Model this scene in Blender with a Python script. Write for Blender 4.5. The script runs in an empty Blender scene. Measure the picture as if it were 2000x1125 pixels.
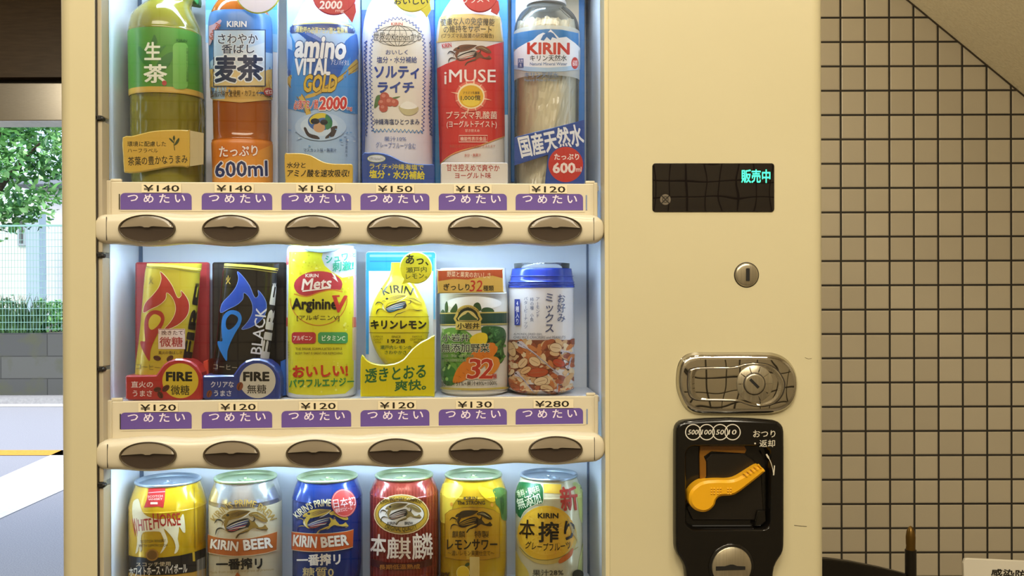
import bpy, bmesh, math, random
import numpy as np
from mathutils import Vector, Matrix
from mathutils.geometry import tessellate_polygon
random.seed(7)
SC = bpy.context.scene
COL = SC.collection
PI = math.pi

# ------------------------------------------------------------------ camera
F = 1800.0                                   # focal length in pixels of the 2000 px frame
CAM = np.array([0.0875, -0.842, 1.348])
YAW, PITCH, ROLL = 0.0658, -0.0026, -0.0032
_cy, _sy, _cp, _sp, _cr, _sr = (math.cos(YAW), math.sin(YAW), math.cos(PITCH), math.sin(PITCH),
                                math.cos(ROLL), math.sin(ROLL))
FW = np.array([_sy * _cp, _cy * _cp, _sp])
_rt = np.array([_cy, -_sy, 0.0])
_up = np.cross(_rt, FW)
RT = _cr * _rt + _sr * _up
UP = -_sr * _rt + _cr * _up
cd = bpy.data.cameras.new('camera')
cam = bpy.data.objects.new('camera', cd)
COL.objects.link(cam)
cd.sensor_width = 36.0
cd.lens = F * 36.0 / 2000.0
cd.clip_start = 0.02
cd.clip_end = 300
cam.matrix_world = Matrix(((RT[0], UP[0], -FW[0], CAM[0]), (RT[1], UP[1], -FW[1], CAM[1]),
                           (RT[2], UP[2], -FW[2], CAM[2]), (0, 0, 0, 1)))
SC.camera = cam

# ------------------------------------------------------------------ exposure, sky, sun
SC.view_settings.view_transform = 'Standard'
SC.view_settings.look = 'None'
SC.view_settings.exposure = 0.0
SC.view_settings.gamma = 1.0
SC.view_settings.use_curve_mapping = False
world = bpy.data.worlds.new('world')
SC.world = world
world.use_nodes = True
wn = world.node_tree
sky = wn.nodes.new('ShaderNodeTexSky')
sky.sky_type = 'NISHITA'
sky.sun_disc = False
sky.sun_elevation = math.radians(52)
sky.sun_rotation = math.radians(200)
sky.dust_density = 3.0
bg = wn.nodes['Background']
wn.links.new(sky.outputs['Color'], bg.inputs['Color'])
bg.inputs['Strength'].default_value = 0.42


def light(name, kind, loc, energy, color, rot=(0, 0, 0), **kw):
    l = bpy.data.lights.new(name, kind)
    l.energy = energy
    l.color = color
    for k, v in kw.items():
        setattr(l, k, v)
    o = bpy.data.objects.new(name, l)
    o.location = loc
    o.rotation_euler = rot
    COL.objects.link(o)
    return o


light('sun', 'SUN', (0, 0, 20), 2.0, (1.0, 0.97, 0.92), (math.radians(-3), math.radians(38), 0), angle=0.03)
WARM = (1.0, 0.895, 0.69)
# ceiling downlights of the corridor in front of the machine
for lx, ly, en in ((-0.55, -0.95, 5), (0.15, -0.95, 5), (0.85, -0.95, 4), (-0.9, -0.35, 2.5), (0.5, -0.45, 3)):
    light('downlight', 'AREA', (lx, ly, 2.56), en, WARM, (math.radians(8), 0, 0), shape='DISK', size=0.10)
# added unseen fill above the opposite side, brightens the fronts of the goods
light('front_fill', 'AREA', (0.1, -1.50, 2.50), 25, WARM, (math.radians(52), 0, 0), shape='RECTANGLE', size=2.0, size_y=0.3)
light('wall_washer', 'AREA', (0.95, 0.35, 2.55), 9, WARM, (math.radians(15), 0, 0), shape='RECTANGLE', size=0.5, size_y=0.3)
light('facing_wall_fill', 'AREA', (0.1, -1.05, 2.55), 7, WARM, (math.radians(-38), 0, 0), shape='RECTANGLE', size=1.8, size_y=0.2)  # added fill: lights the facing wall so its tiles show in reflections
light('soffit_fill', 'POINT', (-0.10, 0.72, 2.12), 15, WARM, shadow_soft_size=0.10)  # unseen lamp added to brighten the sloped soffit and the tiles
light('entrance_light', 'AREA', (-2.1, 1.6, 2.5), 16, WARM, (math.radians(5), 0, 0), shape='DISK', size=0.4)
# cool LED strips of the show case, one under each shelf
LED = (0.57, 0.79, 1.0)


def led(z, e, y=0.0135):
    light('showcase_led', 'AREA', (-0.012, y + DY, z), e, LED, (math.radians(8), 0, 0), shape='RECTANGLE', size=0.38, size_y=0.006)


def side_led(x, sx, e):
    d = Vector((sx * 0.62, 0.78, 0.0))
    o = light('showcase_side_led', 'AREA', (x, 0.0135 + DY, 1.35), e, LED, (0, 0, 0), shape='RECTANGLE', size=0.55, size_y=0.006)
    zc = -d
    xc = Vector((0, 0, 1))
    yc = zc.cross(xc)
    o.rotation_euler = Matrix((xc, yc, zc)).transposed().to_euler()


# ------------------------------------------------------------------ helpers
def U(px, py, y):
    """pixel of the 2000x1125 frame -> (x, z) on the vertical plane y = const (arrays welcome)"""
    a = (np.asarray(px, float) - 1000.0) / F
    b = -(np.asarray(py, float) - 562.5) / F
    dx = FW[0] + a * RT[0] + b * UP[0]
    dy = FW[1] + a * RT[1] + b * UP[1]
    dz = FW[2] + a * RT[2] + b * UP[2]
    t = (np.asarray(y, float) - CAM[1]) / dy
    return CAM[0] + t * dx, CAM[2] + t * dz


def K(y):
    return (y - CAM[1]) / F


def Lc(px, py, d):
    """pixel at camera depth d -> local frame of the building (x right, y away, z up, origin under the camera)"""
    a = (px - 1000.0) / F * d
    b = -(py - 562.5) / F * d
    p = FW * d + RT * a + UP * b
    return (p[0] * _cy - p[1] * _sy, p[0] * _sy + p[1] * _cy, p[2] + CAM[2])


def lin(c):
    return c / 12.92 if c <= 0.04045 else ((c + 0.055) / 1.055) ** 2.4


def rgb(h):
    h = h.lstrip('#')
    return tuple(lin(int(h[i:i + 2], 16) / 255.0) for i in (0, 2, 4))


_M = {}


def mat(name, col='#ffffff', rough=0.5, metal=0.0, **kw):
    key = (name, col, rough, metal, tuple(sorted(kw.items())))
    if key in _M:
        return _M[key]
    m = bpy.data.materials.new(name)
    m.use_nodes = True
    p = m.node_tree.nodes['Principled BSDF']
    p.inputs['Base Color'].default_value = (*rgb(col), 1)
    p.inputs['Roughness'].default_value = rough
    p.inputs['Metallic'].default_value = metal
    for k, v in kw.items():
        p.inputs[k.replace('_', ' ')].default_value = v
    _M[key] = m
    return m


def ink(h):
    return mat('ink_' + h.strip('#'), h, 0.32)


def nodes(m):
    return m.node_tree.nodes, m.node_tree.links, m.node_tree.nodes['Principled BSDF']


def mottled(name, c1, c2, scale=40, rough=0.6, bump=0.0, detail=4, metal=0.0, stretch=None):
    m = bpy.data.materials.new(name)
    m.use_nodes = True
    n, l, p = nodes(m)
    tc = n.new('ShaderNodeTexCoord')
    nz = n.new('ShaderNodeTexNoise')
    nz.inputs['Scale'].default_value = scale
    nz.inputs['Detail'].default_value = detail
    if stretch:
        mp = n.new('ShaderNodeMapping')
        mp.inputs['Scale'].default_value = stretch
        l.new(tc.outputs['Object'], mp.inputs['Vector'])
        l.new(mp.outputs['Vector'], nz.inputs['Vector'])
    else:
        l.new(tc.outputs['Object'], nz.inputs['Vector'])
    r = n.new('ShaderNodeValToRGB')
    r.color_ramp.elements[0].position = 0.35
    r.color_ramp.elements[1].position = 0.65
    r.color_ramp.elements[0].color = (*rgb(c1), 1)
    r.color_ramp.elements[1].color = (*rgb(c2), 1)
    l.new(nz.outputs['Fac'], r.inputs['Fac'])
    l.new(r.outputs['Color'], p.inputs['Base Color'])
    p.inputs['Roughness'].default_value = rough
    p.inputs['Metallic'].default_value = metal
    if bump:
        b = n.new('ShaderNodeBump')
        b.inputs['Strength'].default_value = bump
        b.inputs['Distance'].default_value = 0.002
        l.new(nz.outputs['Fac'], b.inputs['Height'])
        l.new(b.outputs['Normal'], p.inputs['Normal'])
    return m


def clear_sheet(name, tint=(0.97, 0.98, 1.0), ior=1.45, rough=0.0, haze=0.0):
    m = bpy.data.materials.new(name)
    m.use_nodes = True
    n, l = m.node_tree.nodes, m.node_tree.links
    n.remove(n['Principled BSDF'])
    out = n['Material Output']
    tr = n.new('ShaderNodeBsdfTransparent')
    tr.inputs['Color'].default_value = (*tint, 1)
    gl = n.new('ShaderNodeBsdfGlossy')
    gl.inputs['Roughness'].default_value = rough
    fr = n.new('ShaderNodeFresnel')
    fr.inputs['IOR'].default_value = ior
    mx = n.new('ShaderNodeMixShader')
    l.new(fr.outputs['Fac'], mx.inputs['Fac'])
    l.new(tr.outputs['BSDF'], mx.inputs[1])
    l.new(gl.outputs['BSDF'], mx.inputs[2])
    last = mx
    if haze:
        df = n.new('ShaderNodeBsdfDiffuse')
        df.inputs['Color'].default_value = (0.85, 0.85, 0.83, 1)
        m2 = n.new('ShaderNodeMixShader')
        m2.inputs['Fac'].default_value = haze
        l.new(mx.outputs['Shader'], m2.inputs[1])
        l.new(df.outputs['BSDF'], m2.inputs[2])
        last = m2
    l.new(last.outputs['Shader'], out.inputs['Surface'])
    return m


class MB:
    """collects shapes and links them as ONE mesh object"""

    def __init__(s):
        s.v, s.f, s.mi, s.mats, s.sm = [], [], [], [], []

    def add(s, verts, faces, m, smooth=False):
        if m not in s.mats:
            s.mats.append(m)
        k, b = s.mats.index(m), len(s.v)
        s.v.extend(tuple(map(float, p)) for p in verts)
        for f in faces:
            s.f.append([i + b for i in f])
            s.mi.append(k)
            s.sm.append(smooth)
        return s

    def box(s, x0, x1, y0, y1, z0, z1, m, bev=0.0):
        bm = bmesh.new()
        bmesh.ops.create_cube(bm, size=1)
        for v in bm.verts:
            v.co = ((x0 + x1) / 2 + v.co.x * (x1 - x0), (y0 + y1) / 2 + v.co.y * (y1 - y0), (z0 + z1) / 2 + v.co.z * (z1 - z0))
        if bev:
            bmesh.ops.bevel(bm, geom=bm.edges[:], offset=bev, segments=3, affect='EDGES', profile=0.5)
        return s.bm(bm, m)

    def bm(s, bm, m, smooth=False):
        bm.verts.index_update()
        s.add([v.co[:] for v in bm.verts], [[v.index for v in f.verts] for f in bm.faces], m, smooth)
        bm.free()
        return s

    def rings(s, rings, m, closed=True, cap0=True, cap1=True, smooth=True):
        n = len(rings[0])
        vs = [p for r in rings for p in r]
        fs = []
        for i in range(len(rings) - 1):
            for j in range(n if closed else n - 1):
                k = (j + 1) % n
                fs.append([i * n + j, i * n + k, (i + 1) * n + k, (i + 1) * n + j])
        s.add(vs, fs, m, smooth)
        if cap0:
            s.add(rings[0], [list(range(n))[::-1]], m)
        if cap1:
            s.add(rings[-1], [list(range(n))], m)
        return s

    def tube(s, pts, r, m, seg=10, flat=1.0):
        """tube along points; r a number or one per point"""
        pts = [Vector(p) for p in pts]
        rr = r if hasattr(r, '__len__') else [r] * len(pts)
        rings = []
        for i, p in enumerate(pts):
            d = (pts[min(i + 1, len(pts) - 1)] - pts[max(i - 1, 0)]).normalized()
            a = d.cross(Vector((0, 1, 0)) if abs(d.y) < 0.9 else Vector((1, 0, 0))).normalized()
            b = d.cross(a)
            rings.append([p + a * math.cos(t) * rr[i] + b * math.sin(t) * rr[i] * flat for t in [2 * PI * k / seg for k in range(seg)]])
        return s.rings(rings, m)

    def lathe_y(s, cx, cz, prof, m, seg=40):
        """turned about an axis along y: prof = [(r, y)]"""
        rings = [[(cx + r * math.cos(2 * PI * k / seg), y, cz + r * math.sin(2 * PI * k / seg)) for k in range(seg)] for r, y in prof]
        return s.rings(rings, m)

    def lathe_z(s, cx, cy, prof, m, seg=40):
        rings = [[(cx + r * math.cos(2 * PI * k / seg), cy + r * math.sin(2 * PI * k / seg), z) for k in range(seg)] for r, z in prof]
        return s.rings(rings, m)

    def prism(s, poly, y0, y1, m, ch=0.0):
        """poly = [(x, z)], front at y0 and back at y1, chamfer ch round the front edge"""
        n = len(poly)
        area = sum(poly[i][0] * poly[(i + 1) % n][1] - poly[(i + 1) % n][0] * poly[i][1] for i in range(n))
        if area < 0:
            poly = poly[::-1]
        P = [Vector((a, b)) for a, b in poly]
        ins = P
        if ch:
            ins = []
            for i in range(n):
                e1 = (P[i] - P[i - 1])
                e2 = (P[(i + 1) % n] - P[i])
                e1 = e1.normalized() if e1.length > 1e-9 else e2.normalized()
                e2 = e2.normalized() if e2.length > 1e-9 else e1
                nn = (Vector((-e1.y, e1.x)) + Vector((-e2.y, e2.x)))
                nn = nn.normalized() if nn.length > 1e-6 else Vector((-e1.y, e1.x))
                ins.append(P[i] + nn * ch)
        tri = tessellate_polygon([[Vector((p.x, p.y, 0)) for p in ins]])
        front = [(p.x, y0, p.y) for p in ins]
        mid = [(p.x, y0 + ch, p.y) for p in P]
        back = [(p.x, y1, p.y) for p in P]
        s.add(front, [list(t) for t in tri], m)
        q = [[i, (i + 1) % n, n + (i + 1) % n, n + i] for i in range(n)]
        if ch:
            s.add(front + mid, q, m)
        s.add(mid + back, q, m)
        s.add(back, [list(t)[::-1] for t in tessellate_polygon([[Vector((p.x, p.y, 0)) for p in P]])], m)
        return s

    def build(s, name, parent=None, label=None, kind=None):
        me = bpy.data.meshes.new(name)
        off = Vector((0, 0, 0))
        pa = parent
        while pa is not None:
            off += pa.location
            pa = pa.parent
        me.from_pydata([(x - off.x, y - off.y, z - off.z) for x, y, z in s.v], [], s.f)
        for m in s.mats:
            me.materials.append(m)
        me.polygons.foreach_set('material_index', s.mi)
        me.polygons.foreach_set('use_smooth', s.sm)
        me.update()
        o = bpy.data.objects.new(name, me)
        COL.objects.link(o)
        if parent:
            o.parent = parent
        if label:
            o['label'] = label
        if kind:
            o['kind'] = kind
        return o


def tag(o, label=None, cat=None, group=None, kind=None):
    for k, v in (('label', label), ('category', cat), ('group', group), ('kind', kind)):
        if v:
            o[k] = v
    return o


def empty(name, loc, label=None, cat=None, group=None):
    o = bpy.data.objects.new(name, None)
    COL.objects.link(o)
    o.location = loc
    o.empty_display_size = 0.02
    return tag(o, label, cat, group)


def smooth_poly(pts, n=5, closed=True):
    out, m = [], len(pts)
    rng = range(m) if closed else range(m - 1)
    for i in rng:
        g = (lambda k: pts[k % m]) if closed else (lambda k: pts[min(max(k, 0), m - 1)])
        p0, p1, p2, p3 = g(i - 1), g(i), g(i + 1), g(i + 2)
        for j in range(n):
            t = j / n
            out.append(tuple(0.5 * (2 * b + (c - a) * t + (2 * a - 5 * b + 4 * c - d) * t * t + (3 * b - a - 3 * c + d) * t ** 3)
                             for a, b, c, d in zip(p0, p1, p2, p3)))
    if not closed:
        out.append(tuple(pts[-1]))
    return out


def rrect(x0, y0, x1, y1, r, n=6):
    out = []
    for cx, cy, a0 in ((x1 - r, y1 - r, 0), (x0 + r, y1 - r, 90), (x0 + r, y0 + r, 180), (x1 - r, y0 + r, 270)):
        for k in range(n + 1):
            a = math.radians(a0 + 90 * k / n)
            out.append((cx + r * math.cos(a), cy + r * math.sin(a)))
    return out


def ellip(cx, cy, rx, ry, rot=0, n=32, a0=0, a1=360):
    c, s_ = math.cos(math.radians(rot)), math.sin(math.radians(rot))
    out = []
    for k in range(n):
        a = math.radians(a0 + (a1 - a0) * k / (n if a1 - a0 >= 360 else n - 1))
        x, y = rx * math.cos(a), ry * math.sin(a)
        out.append((cx + x * c - y * s_, cy + x * s_ + y * c))
    return out


_TX = {}


def text_mesh(s):
    key = s
    if key not in _TX:
        c = bpy.data.curves.new('lettering', 'FONT')
        c.body = s
        c.size = 1
        c.resolution_u = 2
        c.align_x = 'CENTER'
        c.space_line = 0.98
        o = bpy.data.objects.new('lettering', c)
        COL.objects.link(o)
        dg = bpy.context.evaluated_depsgraph_get()
        me = bpy.data.meshes.new_from_object(o.evaluated_get(dg))
        v = np.array([w.co[:2] for w in me.vertices]) if len(me.vertices) else np.zeros((0, 2))
        f = [list(p.vertices) for p in me.polygons]
        bpy.data.objects.remove(o)
        bpy.data.curves.remove(c)
        bpy.data.meshes.remove(me)
        _TX[key] = (v, f)
    return _TX[key]


class Flat:
    """a flat face at y = const that artwork is laid on"""
    step = None
    ystep = None

    def __init__(s, y):
        s.y = y

    def unproj(s, px, py, off):
        y = s.y - off
        x, z = U(px, py, y)
        return np.stack([x, np.full_like(x, y), z], 1)


DY = 0.0125                                  # the goods stand this far behind the traced depth of the window


class Body:
    """turned body: prof = [(row, left, right)] in crop coordinates; q depth ratio; n squareness"""

    def __init__(s, prof, crop, yf=0.014, q=1.0, n=2.0, qb=None, step=4.0, ystep=None, smooth=4, ya=None):
        yf += DY
        ox, oy, sc = crop
        prof = smooth_poly(prof, smooth, False) if smooth > 1 else prof
        pr = np.array(prof, float)
        py, l, r = oy + pr[:, 0] / sc, ox + pr[:, 1] / sc, ox + pr[:, 2] / sc
        wmax = (r - l).max() / 2 * K(yf + 0.03)
        s.ya = ya if ya is not None else yf + q * wmax
        xl, zl = U(l, py, s.ya)
        xr, zr = U(r, py, s.ya)
        s.z = (zl + zr) / 2
        s.xc = (xl + xr) / 2
        s.w = (xr - xl) / 2
        s.q, s.n, s.qb = q, n, q if qb is None else qb
        o = np.argsort(s.z)
        s.zs, s.xs, s.ws = s.z[o], s.xc[o], s.w[o]
        s.step, s.ystep = step, ystep
        s.cx = float((l + r).mean() / 2)
        s.crop = crop
        s.flute = None

    def at(s, z):
        return np.interp(z, s.zs, s.xs), np.interp(z, s.zs, s.ws)

    def surf(s, x, z, off=0.0):
        xc, w = s.at(z)
        t = np.clip((x - xc) / np.maximum(w, 1e-6), -0.995, 0.995)
        return xc + t * (w + off), s.ya - (s.q * w + off) * (1 - np.abs(t) ** s.n) ** (1 / s.n)

    def unproj(s, px, py, off):
        px, py = np.asarray(px, float), np.asarray(py, float)
        y = np.full_like(px, s.ya - s.q * s.w.max())
        off = np.asarray(off, float)
        for _ in range(14):
            x, z = U(px, py, y)
            z = np.clip(z, s.zs[0], s.zs[-1])
            _x, yn = s.surf(x, z)
            y = 0.5 * y + 0.5 * yn
        x, yy = s.surf(x, z, off)
        return np.stack([x, yy, z], 1)

    def zrow(s, row):
        """height of a photo row (crop coordinates) read at the outline of the body"""
        py = s.crop[1] + row / s.crop[2]
        return float(U(s.cx * 1.0, py, s.ya)[1])

    def ring(s, z, off=0.0, seg=None, a0=0, a1=360):
        seg = seg or (64 if s.n <= 2 else 128)
        xc, w = s.at(z)
        out = []
        fl = s.flute
        f_on = fl is not None and fl[0] < z < fl[1]
        w0 = w
        for k in range(seg if a1 - a0 >= 360 else seg + 1):
            a = math.radians(a0 + (a1 - a0) * k / seg)
            if f_on:
                w = w0 - fl[3] * max(0.0, math.cos(fl[2] * a)) ** 2 * (0.5 - 0.5 * math.cos(2 * PI * (z - fl[0]) / fl[4]))
            c, sn = math.cos(a), math.sin(a)
            e = 2 / s.n
            cc = math.copysign(abs(c) ** e, c)
            ss = math.copysign(abs(sn) ** e, sn)
            q = s.q if sn < 0 else s.qb
            out.append((xc + cc * (w + off), s.ya + ss * (q * w + off), z))
        return out

    def mesh(s, mb, m, cap=True):
        mb.rings([s.ring(z) for z in s.zs], m, cap0=cap, cap1=cap)

    def band(s, mb, r0, r1, m, off=0.0001, a0=180, a1=360, nz=8):
        z0, z1 = s.zrow(r0), s.zrow(r1)
        zz = np.linspace(z0, z1, nz)
        zz = sorted(set(list(zz) + [z for z in s.zs if z1 < z < z0]))
        mb.rings([s.ring(z, off, a0=a0, a1=a1) for z in zz], m, closed=False, cap0=False, cap1=False)


class Art:
    """lays flat colours, outlines and lettering onto a face; coordinates are read in a crop of the photo"""

    def __init__(s, mb, face, crop, off=0.00015, inc=0.000014):
        s.mb, s.face, s.c, s.off, s.inc = mb, face, crop, off, inc

    def _lay(s, verts, faces, col, smooth=True):
        bm = bmesh.new()
        vs = [bm.verts.new((s.c[0] + v[0] / s.c[2], s.c[1] + v[1] / s.c[2], v[2] if len(v) > 2 else 0.0)) for v in verts]
        for f in faces:
            try:
                bm.faces.new([vs[i] for i in f])
            except ValueError:
                pass
        if s.face.step and len(bm.verts):
            for ax, st in ((0, s.face.step), (1, s.face.ystep)):
                if not st:
                    continue
                lo = min(v.co[ax] for v in bm.verts)
                hi = max(v.co[ax] for v in bm.verts)
                k = math.floor(lo / st) + 1
                while k * st < hi:
                    co = [0, 0, 0]
                    no = [0, 0, 0]
                    co[ax] = k * st
                    no[ax] = 1
                    bmesh.ops.bisect_plane(bm, geom=bm.verts[:] + bm.edges[:] + bm.faces[:], plane_co=co, plane_no=no, dist=1e-5)
                    k += 1
        bm.verts.index_update()
        if len(bm.verts):
            P = np.array([v.co[:3] for v in bm.verts])
            W = s.face.unproj(P[:, 0], P[:, 1], s.off + P[:, 2] * 4e-6)
            fs = []
            for f in bm.faces:
                ids = [v.index for v in f.verts]
                a = sum(P[ids[i]][0] * P[ids[(i + 1) % len(ids)]][1] - P[ids[(i + 1) % len(ids)]][0] * P[ids[i]][1] for i in range(len(ids)))
                fs.append(ids if a < 0 else ids[::-1])
            s.mb.add(W, fs, ink(col) if isinstance(col, str) else col, False)
        bm.free()
        s.off += s.inc

    def poly(s, pts, col, smooth=0):
        if smooth:
            pts = smooth_poly(pts, smooth)
        tri = tessellate_polygon([[Vector((x, y, 0)) for x, y in pts]])
        s._lay(pts, [list(t) for t in tri], col)

    def rect(s, x0, y0, x1, y1, col, r=0):
        s.poly(rrect(x0, y0, x1, y1, r) if r else [(x0, y0), (x1, y0), (x1, y1), (x0, y1)], col)

    def ell(s, cx, cy, rx, ry, col, rot=0, n=28):
        s.poly(ellip(cx, cy, rx, ry, rot, n), col)

    def line(s, pts, w, col, closed=False, smooth=0):
        if smooth:
            pts = smooth_poly(pts, smooth, closed)
        n = len(pts)
        vs = []
        P = [Vector(p) for p in pts]
        ws = w if hasattr(w, '__len__') else [w] * n
        for i in range(n):
            a = P[i - 1] if (closed or i) else P[i]
            b = P[(i + 1) % n] if (closed or i < n - 1) else P[i]
            d = (b - a)
            d = d.normalized() if d.length > 1e-9 else Vector((1, 0))
            nn = Vector((-d.y, d.x)) * ws[min(i, len(ws) - 1)] / 2
            vs += [tuple(P[i] + nn), tuple(P[i] - nn)]
        fs = [[2 * i, 2 * ((i + 1) % n), 2 * ((i + 1) % n) + 1, 2 * i + 1] for i in range(n if closed else n - 1)]
        s._lay(vs, fs, col)

    def ring(s, cx, cy, rx, ry, w, col, rot=0, n=36, a0=0, a1=360):
        s.line(ellip(cx, cy, rx, ry, rot, n, a0, a1), w, col, closed=a1 - a0 >= 360)

    def text(s, t, x0, y0, x1, y1, col, b=0.0, rot=0, sh=0.0, halo=None, hb=0.05, arc=0):
        v, f = text_mesh(t)
        if not len(v):
            return
        b *= 0.8
        lo, hi = v.min(0) - b, v.max(0) + b
        mid, size = (lo + hi) / 2, np.maximum(hi - lo, 1e-6)

        def heavy(w):
            """the strokes thickened by w em on every side"""
            if w < 0.004:
                return v, f
            n = 4 if w < 0.02 else 8
            vv, ff = [v], list(f)
            for k in range(n):
                a = 2 * PI * (k + 0.5) / n
                vv.append(v + np.array([math.cos(a), math.sin(a)]) * w)
                ff += [[i + len(v) * (k + 1) for i in q] for q in f]
            return np.concatenate(vv), ff
        if halo:
            vh, fh = heavy(b + hb)
            s._txt((vh - mid) / size, fh, x0, y0, x1, y1, halo, rot, sh, arc, len(vh) // len(v))
        vb, fb = heavy(b)
        s._txt((vb - mid) / size, fb, x0, y0, x1, y1, col, rot, sh, arc, len(vb) // len(v))

    def _txt(s, v, f, x0, y0, x1, y1, col, rot, sh, arc, copies=1):
        X = v[:, 0] * (x1 - x0)
        Y = -v[:, 1] * (y1 - y0)
        X = X - Y * sh
        if arc:                                  # lettering bent along a circle of radius arc (positive: crown upwards)
            th = X / arc
            R = arc - Y
            X, Y = R * np.sin(th), arc - R * np.cos(th)
        c, sn = math.cos(math.radians(-rot)), math.sin(math.radians(-rot))
        X, Y = X * c - Y * sn, X * sn + Y * c
        X += (x0 + x1) / 2
        Y += (y0 + y1) / 2
        s._lay(list(zip(X, Y, np.repeat(np.arange(copies) * 1.0, len(v) // copies))), f, col)
        s.off += copies * 4e-6


def vert(t):
    return '\n'.join({'ー': '|', ' ': ''}.get(ch, ch) for ch in t)


def card(mb, crop, poly, y, th, m, ch=0.0008):
    """a thick card whose outline is read in crop coordinates at depth y"""
    ox, oy, sc = crop
    y += DY
    pts = [tuple(float(q) for q in U(ox + a / sc, oy + b / sc, y)) for a, b in poly]
    zl = min(p[1] for p in pts)
    sh = min(ZSH, key=lambda t: abs(t - zl))
    if abs(sh - zl) < 0.0075:                  # the foot of a card stands on its shelf
        pts = [(a, b + (sh - zl) * (1 - (b - zl) / 0.012)) if b < zl + 0.012 else (a, b) for a, b in pts]
    mb.prism(pts, y, y + th, m, ch)


def emblem(A, x0, y0, x1, y1, gold='#8a6a2c', dark='#2b2622', blue='#3b4a78', white='#e6dcc8', red='#b34a4a', gold2='#c9b27a'):
    """the running dragon-horse crest of the brewery, read from the can: a 510 x 280 drawing"""
    fx, fy = (x1 - x0) / 510.0, (y1 - y0) / 280.0
    T = lambda pts: [(x0 + (x - 100) * fx, y0 + (y - 475) * fy) for x, y in pts]
    g = lambda pts, c, s=3: A.poly(T(pts), c, s)

    def st(pts, w, c):                        # a stroke that tapers at both ends
        q = smooth_poly(pts, 4, False)
        n = len(q)
        A.line(T(q), [max(0.25, math.sin(PI * (0.06 + 0.88 * i / (n - 1)))) * w * fy for i in range(n)], c)
    # mane: three lobes rising from the head
    g([(215, 512), (250, 486), (320, 476), (400, 480), (446, 488), (420, 512), (370, 540), (320, 556), (280, 566), (245, 575), (222, 560), (210, 540)], gold)
    for k in range(4):
        st([(232, 548 - 8 * k), (290 + 8 * k, 542 - 15 * k), (350 + 8 * k, 522 - 11 * k), (428, 494 - 2 * k)], 5, dark)
    # head turned to the left
    g([(168, 552), (182, 530), (206, 514), (232, 512), (252, 524), (250, 552), (228, 572), (206, 572), (196, 562), (178, 562)], gold)
    st([(170, 556), (196, 552), (216, 560)], 5, dark)
    A.ell(*T([(228, 526)])[0], 15 * fx, 12 * fy, dark)
    # neck and chest with scale bands
    g([(214, 566), (240, 572), (226, 600), (214, 632), (224, 664), (250, 692), (215, 682), (186, 655), (172, 620), (184, 590)], gold)
    for k in range(3):
        st([(196 - 4 * k, 588 + 14 * k), (184 - 2 * k, 618 + 10 * k), (200 + 4 * k, 650 + 10 * k)], 5, white)
    # belly and streaming wing
    g([(214, 640), (260, 604), (330, 574), (400, 556), (436, 566), (452, 600), (440, 636), (390, 650), (340, 668), (280, 690), (240, 690), (220, 668)], dark)
    for k, c in enumerate((white, blue, white, blue, red, white)):
        st([(212 + 6 * k, 652 + 3 * k), (270 + 12 * k, 622 + 5 * k), (340 + 8 * k, 594 + 9 * k), (430 - 6 * k, 570 + 12 * k)], 13 if c == blue else 8, c)
    st([(225, 672), (280, 676), (340, 652)], 10, red)
    # haunch and hind legs
    g([(428, 566), (462, 584), (478, 562), (490, 600), (520, 640), (505, 652), (470, 650), (440, 668), (420, 650), (440, 610)], gold)
    g([(440, 662), (420, 690), (370, 700), (335, 720), (312, 756), (300, 750), (322, 710), (370, 682), (410, 664)], gold)
    g([(490, 618), (520, 642), (556, 640), (582, 620), (596, 640), (610, 660), (590, 676), (560, 668), (516, 664), (480, 644)], gold)
    st([(430, 672), (380, 698), (334, 714), (304, 756)], 9, dark)
    st([(500, 652), (548, 668), (580, 666), (608, 664)], 8, dark)
    st([(452, 590), (476, 580), (484, 560), (470, 534)], 10, dark)
    # tail like a flame
    g([(424, 520), (456, 498), (506, 494), (556, 518), (592, 552), (606, 588), (566, 592), (528, 574), (498, 556), (470, 536), (446, 540)], gold)
    for k in range(4):
        st([(440, 524 - 3 * k), (492 + 6 * k, 512 + 8 * k), (536 + 8 * k, 534 + 8 * k), (598, 580)], 4, dark if k % 2 else gold2)
    st([(444, 488), (412, 520), (370, 548), (330, 566)], 8, white)
    # fore legs
    st([(192, 606), (168, 578), (130, 570), (104, 606)], 15, dark)
    st([(188, 604), (168, 584), (136, 576)], 6, gold)
    st([(196, 664), (160, 652), (128, 668), (114, 718)], 15, dark)
    st([(192, 662), (160, 658), (134, 668)], 6, gold)

# ================================================================== SETTING (building frame: turned with the tiled wall)
def bframe(o):
    o.location = (CAM[0], CAM[1], 0)
    o.rotation_euler = (0, 0, -YAW)
    return o


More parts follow.
